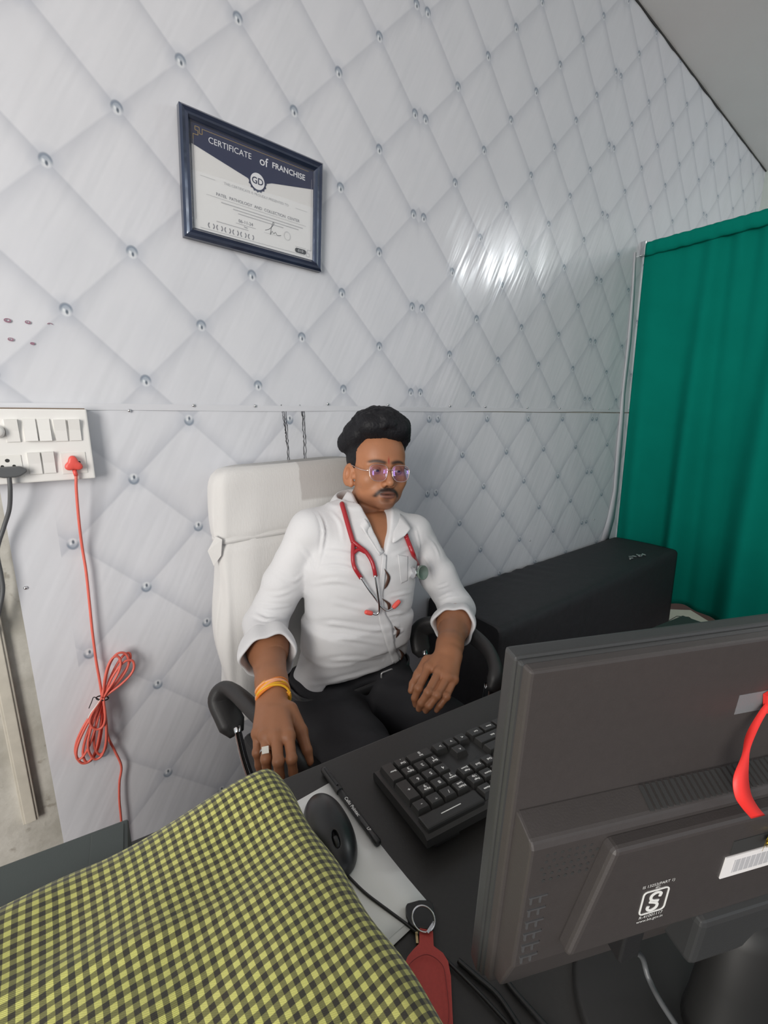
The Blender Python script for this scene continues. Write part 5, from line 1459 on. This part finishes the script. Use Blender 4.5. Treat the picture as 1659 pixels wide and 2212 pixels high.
# rolled cuffs
def cuff(E0, W0, at, r0, r1, L_, wob):
    ax = unit(W0-E0); u_ = unit(np.cross(ax, [0, 0, 1])); v_ = np.cross(u_, ax); c = E0+ax*at; V = []; F = []
    prof = [(0, r0-.004), (.004, r0), (L_*.4, (r0+r1)/2+.003), (L_*.85, r1+.002), (L_, r1), (L_+.003, r1-.004), (L_-.003, r1-.009), (L_*.5, r1-.012), (0, r1-.014)]
    n = 48; k = len(prof)
    for i in range(n):
        a = 2*PI*i/n; wv = 1+wob*math.sin(3*a+.6)+wob*.5*math.sin(7*a)
        for j, (t, r) in enumerate(prof):
            tt = t+.008*math.sin(2*a+1)*(t/L_)+.003*math.sin(5*a); V.append(c+ax*tt+(u_*math.cos(a)+v_*math.sin(a))*r*wv)
    for i in range(n):
        for j in range(k-1): F.append((i*k+j, i*k+j+1, ((i+1) % n)*k+j+1, ((i+1) % n)*k+j))
    o = mesh('rolled_cuff', [x-p00 for x in V], F, M['shirt'], PE, True); subsurf(o, 1)
cuff(ER, WR, .070, .055, .063, .072, .07); cuff(EL, WL, .068, .052, .058, .062, .07)
# shirt tail over the hip
# ---- trousers, belt
def trousers():
    s = SDF((.38, -.95, .04), (.88, -.15, .66), .0055)
    s.u(loft([(.612, -.295, .46, .172, .110), (.612, -.298, .54, .174, .096), (.612, -.299, .622, .168, .090)], (1.0, -.03), 3.2))
    for a, b, c in ((HR_, KR_, AR_), (HL_, KL_, AL_)): s.u(cap(a, b, .088, .066), .03).u(cap(b, c, .062, .055), .03)
    V, F = s.mesh(2); N = vnormals(V, F)
    V = V+N*(.003*np.sin(V[:, 1]*60+V[:, 0]*50)*np.sin(V[:, 2]*45+V[:, 0]*30))[:, None]
    return addp('trousers', V, F, mat('black_trouser_cloth', (.016, .016, .020), .75, var=.2, bs=500, bd=.0005))
trousers()
M['leather'] = mat('black_belt_leather', (.026, .026, .028), .3, bs=500, bd=.0003)
bp = []
for i in range(72):
    a = 2*PI*i/72; ca, sa = math.cos(a), math.sin(a); x = .1745*math.copysign(abs(ca)**.625, ca); y = .0955*math.copysign(abs(sa)**.625, sa)
    bp.append(np.array([.612+x, -.299-.03*x+y, .598+.002*math.sin(a)]))
V, F = sweepvf(np.array(bp)-p00, [(-.002, -.016), (.0025, -.016), (.0025, .016), (-.002, .016)], (0, 0, 1), True); mesh('belt', V, F, M['leather'], PE, True)
tb = raymesh(np.array(V)+p00, [tuple(f) for f in F])
bc = hit(836, 1464, tb, .004)
if bc is None: bc = np.array([.61, -.43, .6])
M['buckle'] = mat('brushed_buckle', (.72, .72, .73), .38, .7)
e1 = np.array([1, -.03, 0]); FB = np.array([-.03, -1, 0])
fr = rrect(.036, .040, .004, 3); V, F = sweepvf([bc-p00+e1*a+np.array([0, 0, 1])*b+FB*.003 for a, b in fr], circ(.0026, 6), tuple(FB), True); mesh('belt_buckle', V, F, M['buckle'], PE, True)
tube('buckle_prong', [bc-p00+FB*.005-e1*.018, bc-p00+FB*.006+e1*.018], .0024, M['buckle'], PE, 6)
for q, (a, k) in enumerate(((AR_, KR_), (AL_, KL_))):
    s = SDF(a-[.09, .24, .13], a+[.09, .12, .06], .006); f0 = np.array([0, -1.0, 0])
    s.u(cap(a+[0, .02, -.05], a+f0*.15+[0, 0, -.065], .040, .034)).u(cap(a+[0, .0, .0], a+[0, -.02, -.05], .045, .042), .02)
    s.op((lambda x, y, z: (.002-z)+0*x+0*y, a-[.09, .24, .13], a+[.09, .12, .06]), 0, 'i'); V, F = s.mesh(1); addp('shoe', V, F, M['leather'])

# ================================================================ WORN AND HELD THINGS
# glasses
GL = empty('eyeglasses', tuple(HP((0, .1, 0)))); tag(GL, 'thin rose gold wire eyeglasses with purple tinted lenses', 'eyeglasses'); g0 = np.array(GL.location)
M['rose'] = mat('rose_gold_wire', (.78, .60, .55), .2, .95, var=.03)
def G(p): return HP(p)-g0
for q in (-1, 1):
    cxl = q*.0325; oc = []
    for a in np.linspace(0, 2*PI, 41)[:-1]:
        ca, sa = math.cos(a), math.sin(a); r = 1/(abs(ca/.0255)**2.8+abs(sa/.0225)**2.8)**(1/2.8)
        x = r*ca; z = r*sa; x *= (1+.10*np.clip(z/.02, -1, 1)); oc.append((cxl+x, .1030-.10*abs(cxl+x)**1.5*2.2, -.010+z))
    tube('rim', [G(p) for p in oc], .00095, M['rose'], GL, 7, True)
    V = [G((cxl, .1015, -.010))]+[G(p) for p in oc]; F = [(0, 1+i, 1+(i+1) % 40) for i in range(40)]
    o = mesh('lens', V, F, None, GL, True); o.data.materials.append(thin_glass('coated_lens', (.96, .94, .97), (.42, .32, 1.0), .05, .2, .03, .12)); solidify(o, .0008, 0)
    tx = q*.0585
    tube('temple_arm', spline([G((q*.0575, .0940, -.004)), G((q*.066, .086, -.004)), G((q*.0765, .060, .003)), G((q*.0790, .010, .016)), G((q*.0800, -.010, .014)), G((q*.0785, -.024, -.006))], 6), .0012, M['rose'], GL, 7)
    tube('nose_pad_arm', spline([G((q*.0095, .101, -.010)), G((q*.0085, .098, -.014)), G((q*.0090, .099, -.017))], 4), .0005, M['rose'], GL, 5)
    s = lathevf([(0, -.0012), (.0022, -.0008), (.0028, 0), (.0022, .0008), (0, .0012)], 10); mesh('nose_pad', [(x, z, y*1.6) for x, y, z in s[0]], s[1], M['white_pl'], GL, True, loc=tuple(G((q*.0098, .101, -.0165))))
tube('bridge', spline([G((-.0085, .1025, -.003)), G((0, .1055, -.0015)), G((.0085, .1025, -.003))], 5), .0011, M['rose'], GL, 7)

# stethoscope round the neck
ALLV = np.concatenate([SV2, HV]); ALLF = np.concatenate([SF, HF+len(SV2)]); bva = raymesh(ALLV, ALLF)
STE = empty('stethoscope', tuple(hit(770, 1180, bva, .01))); tag(STE, 'red stethoscope with steel ear tubes hanging round the neck', 'stethoscope'); s0 = np.array(STE.location)
M['stred'] = mat('dark_red_tubing', (.36, .020, .028), .24, var=.06)
def onb(pts, lift, tree=None):
    out = []
    for x, y in pts:
        p = hit(x, y, tree or bva); out.append(p-unit(ray(x, y))*lift if p is not None else None)
    for i, p in enumerate(out):
        if p is None: r_ = next((q for q in out[i:]+out[:i][::-1] if q is not None), ont(*pts[i], 1.1)); out[i] = ont(*pts[i], float((r_-CAMP)@CF))
    return out
main = [ont(739, 1088, 1.140), ont(745, 1110, 1.118), *onb([(752, 1135), (757, 1152), (763, 1172)], .007)]
nk = [HP((.050, -.060, -.125)), HP((.072, -.035, -.122))]
back = [HP((-.010, -.085, -.118)), HP((-.055, -.062, -.125)), HP((-.078, -.020, -.130))]
tube('tubing', spline([*back[::-1], *nk][0:0]+[onb([(878, 1160)], .007)[0]*1.0]+[HP((-.082, .004, -.150)), HP((-.070, -.048, -.128)), HP((-.010, -.082, -.116)), HP((.052, -.066, -.120)), HP((.078, -.020, -.128))]+main, 8)-s0, .0062, M['stred'], STE, 12)
ya = onb([(763, 1172), (762, 1195), (763, 1215), (768, 1230), (780, 1249)], .007); yb = onb([(763, 1170), (775, 1180), (790, 1192), (802, 1210), (808, 1228), (811, 1245)], .009)
tube('fork_tube', spline(ya, 8)-s0, .0052, M['stred'], STE, 12); tube('fork_tube', spline(yb, 8)-s0, .0052, M['stred'], STE, 12)
tube('fork_web', spline(onb([(763, 1195), (775, 1187), (789, 1193)], .007), 6)-s0, .0048, M['stred'], STE, 10)
ta = onb([(779, 1247), (795, 1272), (812, 1295), (823, 1311), (835, 1319), (846, 1315), (853, 1308)], .012); tb_ = onb([(810, 1243), (814, 1270), (818, 1300), (819, 1318), (814, 1327), (805, 1326), (799, 1324)], .020)
tube('ear_tube', spline(ta, 8)-s0, .0022, M['chrome'], STE, 10); tube('ear_tube', spline(tb_, 8)-s0, .0026, M['chrome'], STE, 10)
def tip(a, b):
    P = [a, a*.6+b*.4, b]; V, F = tubevf(spline([a-(b-a)*.1, a, a*.5+b*.5, b, b+(b-a)*.12], 4)-s0, .0062, 12, False, [.5+.5*math.sin(PI*min(.98, max(.1, i/16))) for i in range(17)]); mesh('ear_tip', V, F, M['red_pl'], STE, True)
e_ = onb([(850, 1312), (862, 1299)], .014); tip(e_[0], e_[1]); e_ = onb([(803, 1325), (790, 1322)], .020); tip(e_[0], e_[1])
ch = onb([(878, 1160), (885, 1178), (893, 1198), (902, 1220)], .008); tube('tubing_end', spline(ch, 8)-s0, .0060, M['stred'], STE, 12)
hc = ont(904, 1236, float((ch[2]-CAMP)@CF)-.006)
M['diaph'] = mat('grey_green_diaphragm', (.16, .21, .18), .28, .2)
def disc(nm, c, nrm, prof, m):
    V, F = lathevf(prof, 28); q = Vector((0, 0, 1)).rotation_difference(Vector(nrm)); mesh(nm, [np.array(q @ Vector(v))+c-s0 for v in V], F, m, STE, True)
dn = unit(-CF*.75+CR*.62+CU*.05)
disc('diaphragm', hc+CR*.010-CU*.001, dn, [(0, -.003), (.017, -.003), (.0190, -.001), (.0190, .0035), (.0175, .0046), (.0170, .0040), (0, .0036)], M['diaph'])
disc('chest_piece_bell', hc-CR*.008-CU*.001, unit(-CF*.55-CR*.8), [(0, -.006), (.006, -.006), (.010, 0), (.0150, .008), (.0155, .0105), (.0145, .0105), (.009, .003), (0, .002)], M['steel'])
tube('chest_piece_stem', np.array([hc+CU*.017, hc-CU*.004-CR*.001, hc-CU*.012])-s0, .0032, M['chrome'], STE, 10)

# thread bracelet and ring
axR = unit(WR-ER)
BRC = empty('thread_bracelet', tuple(WR)); tag(BRC, 'yellow and orange sacred thread bracelet tied on the wrist', 'bracelet')
cc = [mat('yellow_thread', (.85, .45, .02), .6), mat('orange_thread', (.80, .22, .02), .6), mat('peach_thread', (.85, .40, .22), .6)]
u_ = unit(np.cross(axR, [0, 0, 1])); v_ = np.cross(u_, axR); wc = WR-axR*.006
for i in range(9):
    of = (i-4)*.0030; tl = .006*math.sin(i*2.1); r = .0312+.0010*(i % 3)
    P = [wc+axR*(of+tl*math.sin(a+i)+.004*math.sin(2*a))+(u_*math.cos(a)+v_*math.sin(a)*.93)*r for a in np.linspace(0, 2*PI, 40)[:-1]]
    tube('thread', np.array(P)-np.array(WR), .0026, cc[i % 3 if i % 4 else 0], BRC, 6, True)
kn = wc+(CR*.9-CF*.35+CU*.1)*.030
for i in range(5): tube('thread_end', spline([kn, kn+CR*.006+CU*.002*(i-2), kn+CR*.011+CU*(.004-.003*i)], 3)-np.array(WR), .0014, cc[i % 2], BRC, 5)
RG = empty('finger_ring', tuple(JR[2][0]*.35+JR[2][1]*.65)); tag(RG, 'steel ring with a square pale face on the ring finger', 'ring')
fx = unit(JR[2][1]-JR[2][0]); u_ = unit(np.cross(fx, [0, 0, 1])); v_ = np.cross(u_, fx); rc = JR[2][0]*.32+JR[2][1]*.68; RG.location = tuple(rc)
V, F = sweepvf([(u_*math.cos(a)+v_*math.sin(a))*.0102 for a in np.linspace(0, 2*PI, 30)[:-1]], [(-.0008, -.0022), (.0008, -.0022), (.0008, .0022), (-.0008, .0022)], tuple(fx), True); mesh('band', V, F, M['steel'], RG, True)
nrm = unit(v_*math.copysign(1, v_[2])-CF*.35); q1 = unit(fx-(fx@nrm)*nrm); q2 = np.cross(nrm, q1)
V = []
for z in (.0095, .0125):
    for a, b in ((-1, -1), (1, -1), (1, 1), (-1, 1)): V.append(nrm*z+(q1*a+q2*b)*(.0062 if z < .012 else .0058))
mesh('square_face', V, [(0, 1, 2, 3), (7, 6, 5, 4), (0, 4, 5, 1), (1, 5, 6, 2), (2, 6, 7, 3), (3, 7, 4, 0)], mat('pale_stone', (.78, .76, .70), .3), RG)
